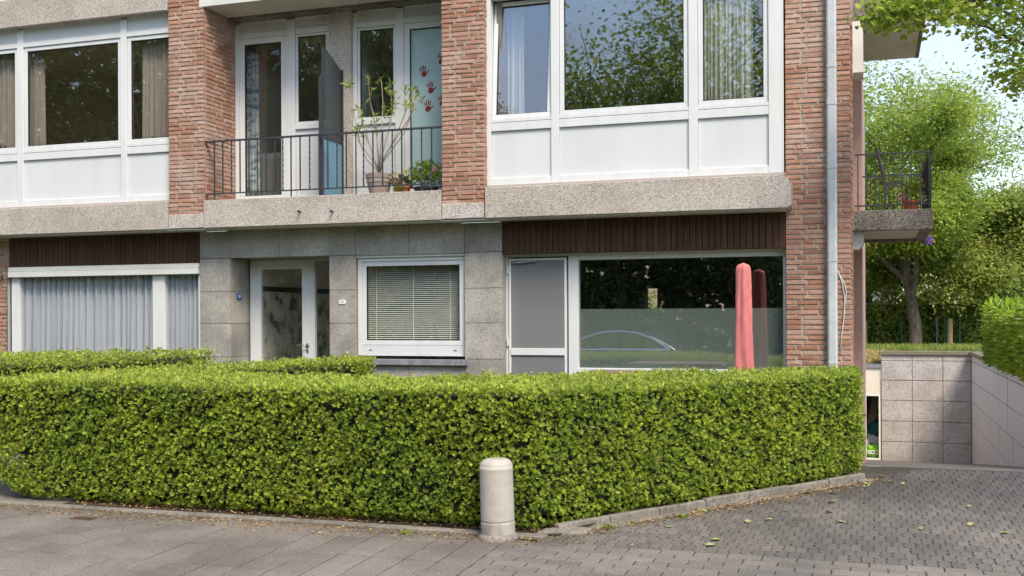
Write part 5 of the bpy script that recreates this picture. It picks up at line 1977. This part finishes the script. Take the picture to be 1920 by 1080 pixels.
bd.rotation_euler = (0, R(-1.6), 0)


# ------------------------------------------------------------------ parasol and table
yu = 10.95
pu = P(1394, 600, yu)
pr = thing('parasol', 'closed parasol in a faded pink red cover before the big window', 'parasol')
ztop = PZ(493, yu, 1394)
cv = MB()
rings, nsg = 66, 48
for i in range(rings + 1):
    t = i / rings
    z = 0.72 + (ztop - 0.72) * t
    rad = 0.097 - 0.028 * t
    if t > 0.955:
        rad *= math.sqrt(max(0.0, 1 - ((t - 0.955) / 0.045) ** 2)) * 0.9 + 0.1
    for k in range(nsg):
        a = 2 * math.pi * k / nsg
        fold = 1 + (0.13 * (1 - t) + 0.05) * math.sin(5 * a + 2.2 * t) + 0.03 * math.sin(9 * a - 5 * t) + 0.016 * math.sin(31 * t + 3 * a) + 0.012 * math.sin(70 * t - 4 * a) * (0.3 + t)
        cv.v.append((pu.x + rad * fold * math.cos(a), yu + rad * fold * math.sin(a), z))
for i in range(rings):
    for k in range(nsg):
        j = (k + 1) % nsg
        cv.f.append((i * nsg + k, i * nsg + j, (i + 1) * nsg + j, (i + 1) * nsg + k))
cv.f.append(tuple(rings * nsg + k for k in range(nsg)))
cv.build('cover', M['parasol'], pr, smooth=True)
MB().tube([(pu.x, yu, 0.25), (pu.x, yu, 0.80)], 0.022, 12).build('pole', M['steel'], pr)
MB().lathe([(0.26, 0.16), (0.26, 0.20), (0.06, 0.25), (0.04, 0.30)], 24, (pu.x, yu, 0.0)).build('base', M['bollard_base'], pr)
yt = 10.55
zt_ = PZ(697.5, yt, 1200)
tbm = thing('garden_table', 'low brown garden table just showing over the hedge', 'table')
tx0, tx1 = PX(1094, yt, 700), PX(1305, yt, 700)
MB().prism([(tx0, yt - 0.3), (tx0 + 0.12, yt - 0.4), (tx1 - 0.12, yt - 0.4), (tx1, yt - 0.3), (tx1, yt + 0.35), (tx0, yt + 0.35)], 'z', zt_ - 0.03, zt_).build('top', M['table'], tbm, bevel=0.006)
for a, b_ in ((tx0 + .1, yt - .28), (tx1 - .1, yt - .28), (tx0 + .1, yt + .28), (tx1 - .1, yt + .28)):
    bx('leg', M['table'], tbm, a - 0.03, a + 0.03, b_ - 0.03, b_ + 0.03, 0.15, zt_ - 0.031)


# ------------------------------------------------------------------ curtains and things behind the glass
def curtain(label, x0, x1, y, z0, z1, m, folds, amp=0.035, seed=1, cat='curtain', along='x'):
    r = random.Random(seed)
    n = max(24, folds * 10)
    ph = [r.uniform(0, 6.28) for _ in range(3)]
    v, f = [], []
    rowsn = 8
    for j in range(rowsn + 1):
        t = j / rowsn
        z = z1 + (z0 - z1) * t
        for i in range(n + 1):
            s = i / n
            a = s * folds * 6.283
            yy = amp * (0.55 + 0.45 * t) * (math.sin(a + 1.6 * math.sin(2 * s * 6.28 + ph[0]) + 0.8 * math.sin(5.3 * s * 6.28 + ph[2]) + 0.25 * t) + 0.35 * math.sin(2.3 * a + ph[1]))
            xx = x0 + (x1 - x0) * s + 0.012 * math.sin(a * 2 + ph[2]) * t
            v.append((xx, y + yy, z))
    for j in range(rowsn):
        for i in range(n):
            q = j * (n + 1) + i
            f.append((q, q + 1, q + n + 2, q + n + 1))
    b_ = MB()
    b_.v, b_.f = v, f
    o = b_.build('curtain', m, None, smooth=True, label=label, category=cat)
    s_ = o.modifiers.new('thickness', 'SOLIDIFY')
    s_.thickness = 0.002
    return o


yc = BAY + 0.17
cz0, cz1 = ZS['sash0'] - 0.06, ZS['sash1'] + 0.05
bxp = lambda px: PX(px, yc, 200)
curtain('long beige curtain at the left edge of the upper left bay', bxp(-20), bxp(40), yc, cz0, cz1, M['curt_beige'], 4, seed=2)
curtain('narrow beige curtain at the left of the wide dark pane', bxp(50), bxp(82), yc, cz0, cz1, M['curt_beige'], 3, seed=3)
curtain('beige curtain beside the left brick pillar', bxp(264), bxp(322), yc, cz0, cz1, M['curt_beige'], 5, seed=4)
curtain('white net curtain behind the tilted open pane', bxp(934), bxp(976), yc + 0.16, cz0, cz1, M['curt_white'], 6, amp=0.022, seed=5)
curtain('pleated pale curtain in the right pane of the bay', bxp(1322), bxp(1412), yc, cz0, cz1, M['curt_lined'], 11, amp=0.03, seed=6)
yl = LWIN + 0.10
lxp = lambda px: PX(px, yl, 600)
curtain('grey white net curtain across the wide street window', lxp(36), lxp(292), yl, zb_ - 0.05, gzz(512, 150), M['curt_grey'], 22, amp=0.045, seed=7)
curtain('grey white net curtain in the narrow pane beside the stone pier', lxp(304), lxp(378), yl, zb_ - 0.05, gzz(512, 150), M['curt_grey'], 7, amp=0.035, seed=8)
yb2 = BAL + 0.25
M['curt_print'] = mat('blue_print_curtain', [(0.40, (0.10, 0.17, 0.24)), (0.5, (0.40, 0.45, 0.46)), (0.62, (0.55, 0.56, 0.50))], scale=7, rough=0.9, stretch=(1, 1, 2.2))
curtain('blue and cream printed curtain inside the left balcony door', PX(458, yb2, 200), PX(484, yb2, 200), yb2, zd0 + 0.05, z_dtop, M['curt_print'], 3, amp=0.02, seed=9)
M['blind_m'] = veil_mat('grey_slat_blind', (0.30, 0.29, 0.27), 0.25, trans=0.3)
curtain('grey pleated net in the lower part of the left balcony door', PX(484, yb2 + .1, 300), PX(537, yb2 + .1, 300), yb2 + 0.1, zd0 + 0.05, PZ(285, yb2, 500), M['blind_m'], 12, amp=0.01, seed=10)

# venetian blind in the kitchen window
vb = thing('venetian_blind', 'green grey venetian blind in the kitchen window', 'blind')
yv = KIT + 0.16
v0, v1 = PX(684, yv, 570), PX(868, yv, 570)
zv1, zv0 = PZ(494, yv, 770), PZ(640, yv, 770)
sl = MB()
ns = 40
for k in range(ns):
    z = zv0 + (zv1 - zv0) * (k + 0.5) / ns
    sl.quad((v0, yv - 0.0115, z - 0.0055), (v1, yv - 0.0100, z - 0.0055), (v1, yv + 0.0100, z + 0.0055), (v0, yv + 0.0100, z + 0.0055))
M['slat'] = plain('slat_enamel', (0.80, 0.80, 0.70), 0.5)
sl.build('slats', M['slat'], vb, kind='stuff')
bx('head_rail', M['slat'], vb, v0, v1, yv - 0.014, yv + 0.014, zv1, zv1 + 0.025)
bx('bottom_rail', M['slat'], vb, v0, v1, yv - 0.012, yv + 0.012, zv0 - 0.015, zv0)
for px in (707, 776, 845):
    x = PX(px, yv, 570)
    bx('ladder_tape', M['slat'], vb, x - 0.004, x + 0.004, yv - 0.0145, yv - 0.0125, zv0, zv1)
yk2 = KIT + 0.5
fa = thing('kitchen_tap', 'curved chrome tap behind the blind of the kitchen window', 'tap')
fq = P(738, 640, yk2)
pts = [(fq.x, yk2, fq.z - 0.1), (fq.x, yk2, fq.z + 0.06)] + [(fq.x + 0.11 - 0.11 * math.cos(t), yk2, fq.z + 0.08 + 0.09 * math.sin(t)) for t in np.linspace(0, math.pi, 9)] + [(fq.x + 0.225, yk2, fq.z + 0.02)]
MB().tube(pts, 0.011, 8).build('spout', M['chrome'], fa, smooth=True)
q0_, q1_ = P(711, 578, KIT + 1.4), P(775, 660, KIT + 1.4)
bx('wood_cabinet', plain('bright_beech', (0.75, 0.42, 0.18), 0.5), None, q0_.x, q1_.x, KIT + 1.4, KIT + 1.7, q1_.z, q0_.z, label='orange wood cabinet door behind the kitchen blind', category='cabinet')
q0_, q1_ = P(700, 500, KIT + 1.9), P(750, 578, KIT + 1.9)
bx('wall_cupboard', M['hood'], None, q0_.x, q1_.x, KIT + 1.9, KIT + 2.2, q1_.z, q0_.z, label='pale green wall cupboard behind the kitchen blind', category='cupboard')
q0_ = P(811, 625, KIT + 0.6)
MB().lathe([(0.05, -0.12), (0.055, 0.0), (0.05, 0.1), (0.03, 0.14)], 16, (q0_.x, KIT + 0.6, q0_.z)).build('storage_jar', M['black_plastic'], None, smooth=True, label='black jar on the kitchen worktop behind the blind', category='jar')


# range hoods behind the two balcony kitchens
def hood(px0, px1, py, label, flip):
    y = BAL + 1.0
    a, b_ = P(px0, py, y), P(px1, py, y)
    h_ = thing('range_hood', label, 'range hood')
    MB().prism([(a.x, a.z), (b_.x, a.z), (b_.x, a.z + 0.05), (b_.x - 0.12, a.z + 0.15), (a.x + 0.12, a.z + 0.15), (a.x, a.z + 0.05)], 'y', y, y + 0.45).build('canopy', M['hood'], h_)
    bx('duct', M['hood'], h_, (a.x + b_.x) / 2 - 0.1, (a.x + b_.x) / 2 + 0.1, y + 0.1, y + 0.4, a.z + 0.151, a.z + 0.9)


hood(585, 628, 138, 'pale range hood in the left balcony kitchen', 1)
hood(655, 737, 132, 'wide pale range hood in the right balcony kitchen', 0)
pf = thing('picture_frame', 'small framed picture on the wall inside the left balcony door', 'picture')
q = P(516, 185, 13.5)
MB().ring(q.x - 0.10, q.x + 0.10, q.z - 0.14, q.z + 0.14, 0.022, 13.47, 13.49).build('frame', M['gasket'], pf)
bx('picture', M['room_pale'], pf, q.x - 0.078, q.x + 0.078, 13.476, 13.488, q.z - 0.118, q.z + 0.118)

# paper with red hand prints in the right balcony door
pp = thing('paper_banner', 'pale blue paper with red hand prints in the balcony door', 'paper')
yp = BAL + 0.035
bx('sheet', M['paper'], pp, PX(766, yp, 200), PX(846, yp, 200), yp + 0.012, yp + 0.0135, zd0 + 0.12, z_dtop - 0.075)


def hand(px, py, s, rot, flip):
    c = P(px, py, yp)
    me = MB()

    def outline(pts):
        k = len(me.v)
        for a, b_ in pts:
            a = -a if flip else a
            x = a * math.cos(rot) - b_ * math.sin(rot)
            z = a * math.sin(rot) + b_ * math.cos(rot)
            me.v.append((c.x + x * s, yp + 0.0085, c.z + z * s))
        me.f.append(tuple(range(k, k + len(pts))))
    palm = [(0.36 * math.cos(t) * (1 + 0.08 * math.sin(2 * t)), -0.28 + 0.36 * math.sin(t)) for t in np.linspace(0, 6.283, 15)[:-1]]
    outline(palm)
    for fx_, fz_, an, ln in ((-0.30, 0.10, 0.42, 0.42), (-0.12, 0.16, 0.16, 0.58), (0.06, 0.17, -0.03, 0.62), (0.24, 0.12, -0.2, 0.52), (0.38, -0.22, -0.85, 0.42)):
        ca, sa = math.cos(an), math.sin(an)
        w_ = 0.065
        pts = [(-w_, 0.0), (w_, 0.0), (w_ * 1.1, ln * 0.8), (w_ * 0.6, ln), (-w_ * 0.6, ln), (-w_ * 1.1, ln * 0.8)]
        outline([(fx_ + a * ca - b_ * sa, fz_ + a * sa + b_ * ca) for a, b_ in pts])
    me.build('hand_print', M['red_paint'], pp)


hand(794, 134, 0.10, 0.18, False)
hand(807, 164.5, 0.10, 0.05, False)
hand(802, 199, 0.10, -0.02, False)
hand(827, 110, 0.10, 0.0, False)
hand(829, 189, 0.10, 0.0, False)


# ------------------------------------------------------------------ number plates
def plate(px, py, w_, h_, y, m, tm, label, flank=False):
    o = thing('house_number_plate', label, 'sign')
    c = P(px, py, y)
    t_ = bpy.data.curves.new('digits', 'FONT')
    t_.body = '107'
    t_.align_x, t_.align_y = 'CENTER', 'CENTER'
    t_.size = h_ * 0.78
    t_.extrude = 0.0005
    tmp = bpy.data.objects.new('digits', t_)
    me = bpy.data.meshes.new_from_object(tmp)
    bpy.data.objects.remove(tmp)
    me.materials.clear()
    me.materials.append(tm)
    to = bpy.data.objects.new('digits', me)
    COL.objects.link(to)
    to.parent = o
    to.scale = (0.86, 1, 1)
    to.rotation_euler = (R(90), 0, 0)
    to.location = (0, -0.0048, 0)
    MB().prism([(-w_ / 2 + .01, -h_ / 2), (w_ / 2 - .01, -h_ / 2), (w_ / 2, -h_ / 2 + .01), (w_ / 2, h_ / 2 - .01), (w_ / 2 - .01, h_ / 2), (-w_ / 2 + .01, h_ / 2), (-w_ / 2, h_ / 2 - .01), (-w_ / 2, -h_ / 2 + .01)], 'y', -0.004, 0.004).build('plate', m, o)
    o.location = (c.x, y, c.z)
    if flank:
        o.rotation_euler = (0, 0, R(90))
    return o


pb = P(449.5, 556, W + 0.19)
plb = plate(449.5, 556, 0.105, 0.075, W + 0.19, M['plate_blue'], M['plate_white'], 'small blue house number plate on the flank of the entrance', True)
plb.location.x = X432 + 0.005
plate(642, 566, 0.085, 0.05, W - 0.006, M['plate_white'], M['ink'], 'small white house number plate on the stone pier right of the door')

# scroll bracket on the brick at the far left
sb_ = thing('wall_hook', 'black iron scroll hook on the brick wall at the left edge', 'hook')
q = P(4, 520, W - 0.02)
MB().tube([(q.x + 0.04 * math.cos(t) * (0.3 + t / 9), W - 0.05, q.z + 0.05 * math.sin(t) * (0.3 + t / 9)) for t in np.linspace(0, 9, 24)], 0.007, 6).build('scroll', M['iron'], sb_)
MB().tube([(q.x, W - 0.05, q.z), (q.x, W + 0.01, q.z)], 0.007, 6).build('pin', M['iron'], sb_)

# loose cables by the downpipe
for n, (pts, lab) in enumerate((([(1571, 507), (1579, 530), (1584, 560), (1583, 590), (1578, 630), (1575, 665)], 'loose grey cable hanging beside the downpipe, longer one'),
                                ([(1571, 509), (1583, 532), (1587, 548), (1584, 572), (1580, 600)], 'loose grey cable hanging beside the downpipe, shorter one'),
                                ([(1568, 298), (1575, 294), (1586, 296), (1598, 295)], 'thin cable running from the downpipe to the house corner'))):
    o = MB().tube([P(a, b_, W - 0.012) for a, b_ in pts], 0.006, 6).build('cable', M['zinc'] if n < 2 else M['stem'], None, smooth=True, label=lab, category='cable')


# ------------------------------------------------------------------ pots
def foliage_ball(name, m, c, s, n, leaf, seed, parent, tv=LEAF_V, shell=0.5):
    g_ = np.random.default_rng(seed)
    d = g_.normal(0, 1, (n, 3))
    d /= np.linalg.norm(d, axis=1, keepdims=True)
    rad = g_.uniform(shell, 1, n)[:, None]
    pos = np.array(c) + d * rad * np.array(s)
    v, f = scatter(tv, LEAF_F, pos, frames(d + g_.normal(0, .5, (n, 3)) + np.array([0, 0, .4]), g_.uniform(0, 6.28, n)), leaf * g_.uniform(.6, 1.3, n))
    return np_mesh(name, v, f, m, parent)


yo = B + 0.30
ol = thing('potted_oleander', 'tall sparse oleander in a grey clay pot on the balcony', 'potted plant')
oc = P(711, 345, yo)
zf_ = ZBAL - 0.025
hp_ = PZ(327, yo, 711) - zf_
rp_ = (PX(734, yo, 340) - PX(689, yo, 340)) / 2
MB().lathe([(rp_ * 0.66, 0), (rp_ * 0.9, hp_ * 0.62), (rp_ * 0.95, hp_ * 0.64), (rp_ * 0.95, hp_ * 0.80), (rp_, hp_ * 0.82), (rp_ * 1.04, hp_), (rp_ * 0.9, hp_), (rp_ * 0.86, hp_ - 0.03)], 28, (oc.x, yo, zf_)).build('pot', M['clay_grey'], ol)
stems = MB()
ends = []
ro = random.Random(5)
for (px, py, pts) in ((652, 158, [(704, 308), (676, 270), (664, 215)]), (676, 215, [(706, 310), (690, 262)]), (690, 150, [(708, 300), (706, 240), (694, 190)]),
                      (715, 148, [(712, 300), (716, 240), (718, 190)]), (731, 158, [(712, 305), (728, 250), (735, 200)]), (757, 165, [(714, 308), (745, 250), (762, 205)]),
                      (776, 168, [(714, 310), (757, 250), (775, 205)]), (668, 240, [(706, 318), (688, 300), (672, 262)]), (787, 178, [(720, 295), (765, 225)]), (700, 218, [(710, 290), (706, 255)]),
                      (741, 190, [(714, 300), (733, 230)])):
    path = [Vector((oc.x, yo, zf_ + hp_ - 0.02))]
    for a, b_ in pts + [(px, py)]:
        path.append(P(a, b_, yo + ro.uniform(-0.10, 0.10)))
    stems.tube(path, [0.011] + [0.0075 - 0.0012 * i for i in range(len(path) - 1)], 5)
    ends.append(path[-1])
    ends.append(path[-1] + Vector((ro.uniform(-.05, .05), 0, -0.05)))
    ends.append(path[-2] + Vector((ro.uniform(-.09, .09), ro.uniform(-.05, .05), ro.uniform(-.02, .12))))
    if ro.random() < 0.7:
        ends.append((path[-1] + path[-2]) / 2 + Vector((ro.uniform(-.05, .05), 0, 0)))
stems.build('stem', M['stem'], ol, smooth=True)
g_ = np.random.default_rng(3)
A = np.repeat(np.array([tuple(e) for e in ends]), 9, axis=0)
d = g_.normal(0, 1, A.shape) + np.array([0, -0.1, 0.75])
v, f = scatter(SLIM_V, LEAF_F, A + g_.normal(0, .012, A.shape), frames(d, g_.uniform(0, 6.28, len(A))), g_.uniform(.05, .095, len(A)))
np_mesh('foliage', v, f, M['oleander'], ol)

fp = thing('flower_pot', 'terracotta pot with cream and pink flowers on the balcony', 'potted plant')
fc = P(754, 350, yo)
MB().lathe([(0.075, 0), (0.095, 0.10), (0.105, 0.10), (0.105, 0.125), (0.085, 0.125)], 24, (fc.x, yo, zf_)).build('pot', M['terracotta'], fp)
foliage_ball('foliage', M['leaf_dark'], (fc.x, yo, zf_ + 0.16), (0.11, 0.1, 0.07), 260, 0.05, 4, fp)
fl = [(-0.085, 0.235, 0.075), (0.065, 0.255, 0.08)]
for k, (dx, dz, s) in enumerate(fl):
    foliage_ball('flower', M['fl_white'], (fc.x + dx, yo + 0.02, zf_ + dz), (s, s, s * 0.6), 320, 0.026, 10 + k, fp, shell=0.8)
foliage_ball('flower', M['fl_pink'], (fc.x - 0.01, yo - 0.09, zf_ + 0.155), (0.085, 0.03, 0.028), 150, 0.022, 14, fp)
foliage_ball('sprays', M['leaf_a'], (fc.x - 0.0, yo - 0.10, zf_ + 0.085), (0.06, 0.03, 0.055), 120, 0.035, 15, fp)

sp = thing('potted_shrub', 'small leafy shrub in a black pot beside the right balcony pillar', 'potted plant')
sc2 = P(799, 350, yo)
MB().lathe([(0.10, 0), (0.135, 0.075), (0.145, 0.078), (0.145, 0.10), (0.12, 0.10)], 24, (sc2.x, yo, zf_)).build('pot', M['black_plastic'], sp)
foliage_ball('foliage', M['leaf_fan'], (sc2.x + 0.02, yo, zf_ + 0.26), (0.24, 0.15, 0.15), 620, 0.045, 16, sp, shell=0.2)
foliage_ball('flower', M['fl_pink'], (PX(823, yo, 320), yo - 0.12, PZ(321, yo, 823)), (0.02, 0.02, 0.02), 40, 0.025, 17, sp)
st_ = MB()
for k in range(7):
    a = k * 0.9
    st_.tube([(sc2.x, yo, zf_ + 0.09), (sc2.x + 0.13 * math.cos(a), yo + 0.08 * math.sin(a), zf_ + 0.27)], 0.004, 5)
st_.build('stem', M['stem'], sp)

# side balcony: terracotta pot, chair, trailing flowers
ys2 = YSB0 + 0.2
zfs = sz1 - 0.005
tp = thing('flower_pot', 'terracotta pot with mixed flowers on the side balcony', 'potted plant')
tc_ = P(1708, 385, ys2)
MB().lathe([(0.075, 0), (0.09, 0.10), (0.1, 0.10), (0.1, 0.125), (0.08, 0.125)], 24, (tc_.x, ys2, zfs)).build('pot', M['terracotta'], tp)
foliage_ball('foliage', M['leaf_fan'], (tc_.x, ys2, zfs + 0.24), (0.15, 0.12, 0.15), 330, 0.05, 21, tp, shell=0.15)
foliage_ball('flower', M['fl_pink'], (PX(1690, ys2, 372), ys2 - 0.05, PZ(371, ys2, 1690)), (0.045, 0.04, 0.045), 120, 0.03, 22, tp)
foliage_ball('flower', M['fl_white'], (PX(1732, ys2, 372), ys2 - 0.02, PZ(374, ys2, 1732)), (0.04, 0.04, 0.045), 100, 0.03, 23, tp)
pv = thing('trailing_flowers', 'purple trailing flowers below the side balcony corner', 'plant')
q = P(1742, 449, YSB1 - 0.3)
foliage_ball('flower', M['fl_purple'], (q.x, YSB1 - 0.1, q.z), (0.06, 0.06, 0.06), 200, 0.032, 24, pv)
foliage_ball('foliage', M['leaf_a'], (q.x - 0.05, YSB1 - 0.05, q.z + 0.02), (0.07, 0.07, 0.06), 90, 0.04, 25, pv)
bx('hanger', M['iron'], pv, q.x - 0.01, q.x + 0.01, YSB1 + 0.002, YSB1 + 0.012, q.z - 0.02, sz1 + 0.05)
ch_ = thing('folding_chair', 'dark grey slatted chair standing on the side balcony', 'chair')
yc_ = YSB0 + 0.75
cxa, cxb = PX(1660, yc_, 385), PX(1700, yc_, 385)
for x in (cxa, cxb):
    for dy in (0, 0.36):
        bx('leg', M['iron'], ch_, x - 0.014, x + 0.014, yc_ + dy - 0.014, yc_ + dy + 0.014, zfs - 0.015, zfs + 0.40)
for k in range(4):
    bx('seat_slat', M['iron'], ch_, cxa, cxb, yc_ - 0.02 + k * 0.1, yc_ + 0.065 + k * 0.1, zfs + 0.401, zfs + 0.42)
MB().tube([(cxa, yc_ - 0.01, zfs + 0.42), (cxa - 0.10, yc_ - 0.03, zfs + 0.86)], 0.014, 6).build('back_post', M['iron'], ch_)
MB().tube([(cxa, yc_ + 0.37, zfs + 0.42), (cxa - 0.10, yc_ + 0.37, zfs + 0.86)], 0.014, 6).build('back_post', M['iron'], ch_)
for k in range(3):
    z = zfs + 0.55 + k * 0.11
    x = cxa - 0.10 * (z - zfs - 0.42) / 0.44
    bx('back_slat', M['iron'], ch_, x - 0.01, x + 0.01, yc_ + 0.01, yc_ + 0.355, z, z + 0.06)
# window sill plants at the left
pk = thing('window_flowers', 'pink flowers on the window sill at the far left', 'flowers')
q = P(10, 281, BAY + 0.2)
MB().lathe([(0.05, -0.09), (0.065, 0.0)], 14, (q.x, q.y, q.z)).build('pot', M['terracotta'], pk)
foliage_ball('flower', M['fl_pink'], (q.x, q.y, q.z + 0.05), (0.1, 0.06, 0.05), 160, 0.035, 31, pk)
foliage_ball('foliage', M['leaf_dark'], (q.x + 0.03, q.y, q.z + 0.0), (0.1, 0.06, 0.05), 120, 0.05, 32, pk)
yp2 = thing('sill_plant', 'tiny yellow green plant on the sill beside the beige curtain', 'plant')
q = P(291, 263, BAY + 0.2)
MB().lathe([(0.03, -0.07), (0.04, -0.01)], 12, (q.x, q.y, q.z)).build('pot', M['plate_white'], yp2)
foliage_ball('foliage', M['oleander'], (q.x, q.y, q.z + 0.01), (0.06, 0.05, 0.035), 130, 0.03, 33, yp2)

# ------------------------------------------------------------------ parked car, mirrored in the big pane
car = thing('parked_car', 'dark saloon car mirrored in the big ground floor pane', 'car')
cx0 = -8.65
yc0, yc1 = -5.4, -3.6
zr = -0.20
body = [(0.0, 0.35), (0.02, 0.62), (0.35, 0.78), (0.95, 0.86), (1.45, 0.93), (3.3, 0.93), (4.3, 0.80), (4.72, 0.62), (4.78, 0.36), (4.6, 0.22), (0.15, 0.22)]
MB().prism([(cx0 + a, zr + b_) for a, b_ in body], 'y', yc0, yc1).build('body', M['car_paint'], car, bevel=0.06)
roof = [(0.75, 0.90), (1.0, 1.02), (1.45, 1.27), (1.9, 1.40), (2.4, 1.44), (2.9, 1.40), (3.3, 1.27), (3.75, 1.03), (3.95, 0.90)]
MB().prism([(cx0 + a, zr + b_) for a, b_ in roof], 'y', yc0 + 0.14, yc1 - 0.14).build('cabin', M['car_paint'], car, bevel=0.05)
yw = yc1 - 0.139
for pts in ([(1.18, 0.96), (1.50, 1.20), (1.72, 1.29), (1.62, 0.96)], [(1.72, 0.96), (1.82, 1.32), (2.1, 1.37), (2.42, 1.38), (2.42, 0.96)], [(2.52, 0.96), (2.52, 1.38), (2.86, 1.34), (3.2, 1.22), (3.62, 0.96)]):
    MB().prism([(cx0 + a, zr + b_) for a, b_ in pts], 'y', yw, yw + 0.012).build('window', M['car_glass'], car)
trim = [(1.08, 0.95), (1.45, 1.22), (1.9, 1.365), (2.4, 1.41), (2.9, 1.375), (3.3, 1.24), (3.74, 0.96)]
MB().tube([(cx0 + a, yw + 0.01, zr + b_) for a, b_ in trim], 0.026, 6).build('trim', M['chrome'], car)
MB().tube([(cx0 + a, yw + 0.012, zr + 0.945) for a in (1.05, 3.78)], 0.026, 6).build('trim', M['chrome'], car)
for a in (0.95, 3.85):
    wl = MB().tube([(cx0 + a, yc1 - 0.22, zr + 0.32), (cx0 + a, yc1 + 0.01, zr + 0.32)], 0.32, 28).build('wheel', M['rubber'], car)
    MB().tube([(cx0 + a, yc1 + 0.0105, zr + 0.32), (cx0 + a, yc1 + 0.02, zr + 0.32)], 0.21, 20).build('rim', M['chrome'], wl)
    wl = MB().tube([(cx0 + a, yc0 - 0.01, zr + 0.32), (cx0 + a, yc0 + 0.22, zr + 0.32)], 0.32, 28).build('wheel', M['rubber'], car)

# ------------------------------------------------------------------ fallen leaves and debris
spots = [(1405, 982), (1450, 975), (1670, 904), (1693, 910), (1842, 905), (1745, 903), (1560, 925), (1650, 893), (1547, 961), (1550, 943), (1513, 924), (1628, 908), (1728, 995), (1820, 953),
         (1254, 988), (1325, 961), (1477, 960), (1820, 988), (1875, 1002), (1585, 982), (1350, 1012), (1340, 1022)]
lm = bpy.data.meshes.new('fallen_leaf')
lm.from_pydata([(0, 0, 0), (0.028, 0.025, 0.012), (0.036, 0.058, 0.006), (0, 0.085, 0.012), (-0.034, 0.055, 0.010), (-0.026, 0.022, 0.004), (0, 0.045, 0.0), (0, -0.035, 0.004), (0.003, -0.035, 0.004)], [], [(0, 1, 6), (1, 2, 6), (2, 3, 6), (3, 4, 6), (4, 5, 6), (5, 0, 6), (0, 7, 8)])
lm.materials.append(M['litter'])
for k, (px, py) in enumerate(spots):
    yy = 9.0
    for _ in range(12):
        q = P(px, py, yy)
        yy *= (EYE - gz(yy)) / (EYE - q.z)
    o = bpy.data.objects.new('fallen_leaf', lm)
    COL.objects.link(o)
    o.location = (q.x, yy, gz(yy) + 0.008)
    o.rotation_euler = (TILT + rnd.uniform(-.15, .15), rnd.uniform(-.2, .2), rnd.uniform(0, 6.28))
    s = rnd.uniform(0.55, 1.05)
    o.scale = (s, s, s)
    o['label'], o['category'], o['group'] = 'single pale fallen leaf lying on the drive', 'leaf', 'fallen leaves on the drive'
g_ = np.random.default_rng(8)
n_ = 1700
t = g_.uniform(0, 1, n_)
e1 = np.stack([-7.4 + 5.1 * t, 7.44 - np.abs(g_.normal(0, .13, n_))], 1)
e2 = np.stack([-2.2 + 2.1 * t, 7.72 + 2.75 * t], 1) + np.stack([np.abs(g_.normal(0, .12, n_)) + 0.06, -np.abs(g_.normal(0, .08, n_))], 1)
e3 = np.stack([bq.x + g_.normal(0.12, .22, n_ // 5), 7.4 + g_.normal(0.06, .1, n_ // 5)], 1)
e4 = np.stack([-6.5 + 4.2 * g_.uniform(0, 1, n_), g_.uniform(7.56, 7.8, n_)], 1)
xy = np.concatenate([e1, e2, e3, e4])
pos_ = np.concatenate([xy, (SLOPE * (xy[:, 1:2] - Y0S)) + np.where(xy[:, 1:2] > 7.55, 0.022, 0.006) * (xy[:, 0:1] < -2.3) + 0.006 * (xy[:, 0:1] >= -2.3)], 1)
d_ = np.stack([g_.normal(0, 1, len(xy)), g_.normal(0, 1, len(xy)), np.abs(g_.normal(0, .12, len(xy)))], 1)
v_, f_ = scatter(SLIM_V * np.array([1.6, 1, 1]), LEAF_F, pos_, frames(d_, g_.uniform(0, 6.28, len(xy))), g_.uniform(.012, .034, len(xy)))
np_mesh('plant_debris', v_, f_, M['debris'], None, label='brown needles and crumbs swept along the hedge edging', category='debris', kind='stuff')
# weeds in the joints
for px, py in ((760, 1002), (1138, 992), (1280, 971)):
    yy = 7.5
    for _ in range(12):
        q = P(px, py, yy)
        yy *= (EYE - gz(yy)) / (EYE - q.z)
    wd = thing('weed', {760: 'tiny green weed in the paving left of the bollard', 1138: 'tiny green weed in the gutter right of the bollard', 1280: 'flat yellow green weed by the skew hedge edging'}[px], 'weed')
    foliage_ball('foliage', M['laurel'], (q.x, yy, gz(yy) + 0.008), (0.03, 0.02, 0.02), 26, 0.03, px, wd, shell=0.1)
q = P(157, 972, 7.2)
yy = 7.2
for _ in range(12):
    q = P(157, 972, yy)
    yy *= (EYE - gz(yy)) / (EYE - q.z)
mc = thing('metal_cover', 'small rusty metal cover set in the pavement at the left', 'cover')
MB().prism([(q.x - 0.10, yy - 0.05), (q.x + 0.10, yy - 0.05), (q.x + 0.10, yy + 0.05), (q.x - 0.10, yy + 0.05)], 'z', -0.03, gz(yy) + 0.004).build('plate', plain('rusty_iron', (0.07, 0.035, 0.02), 0.9), mc, bevel=0.004)
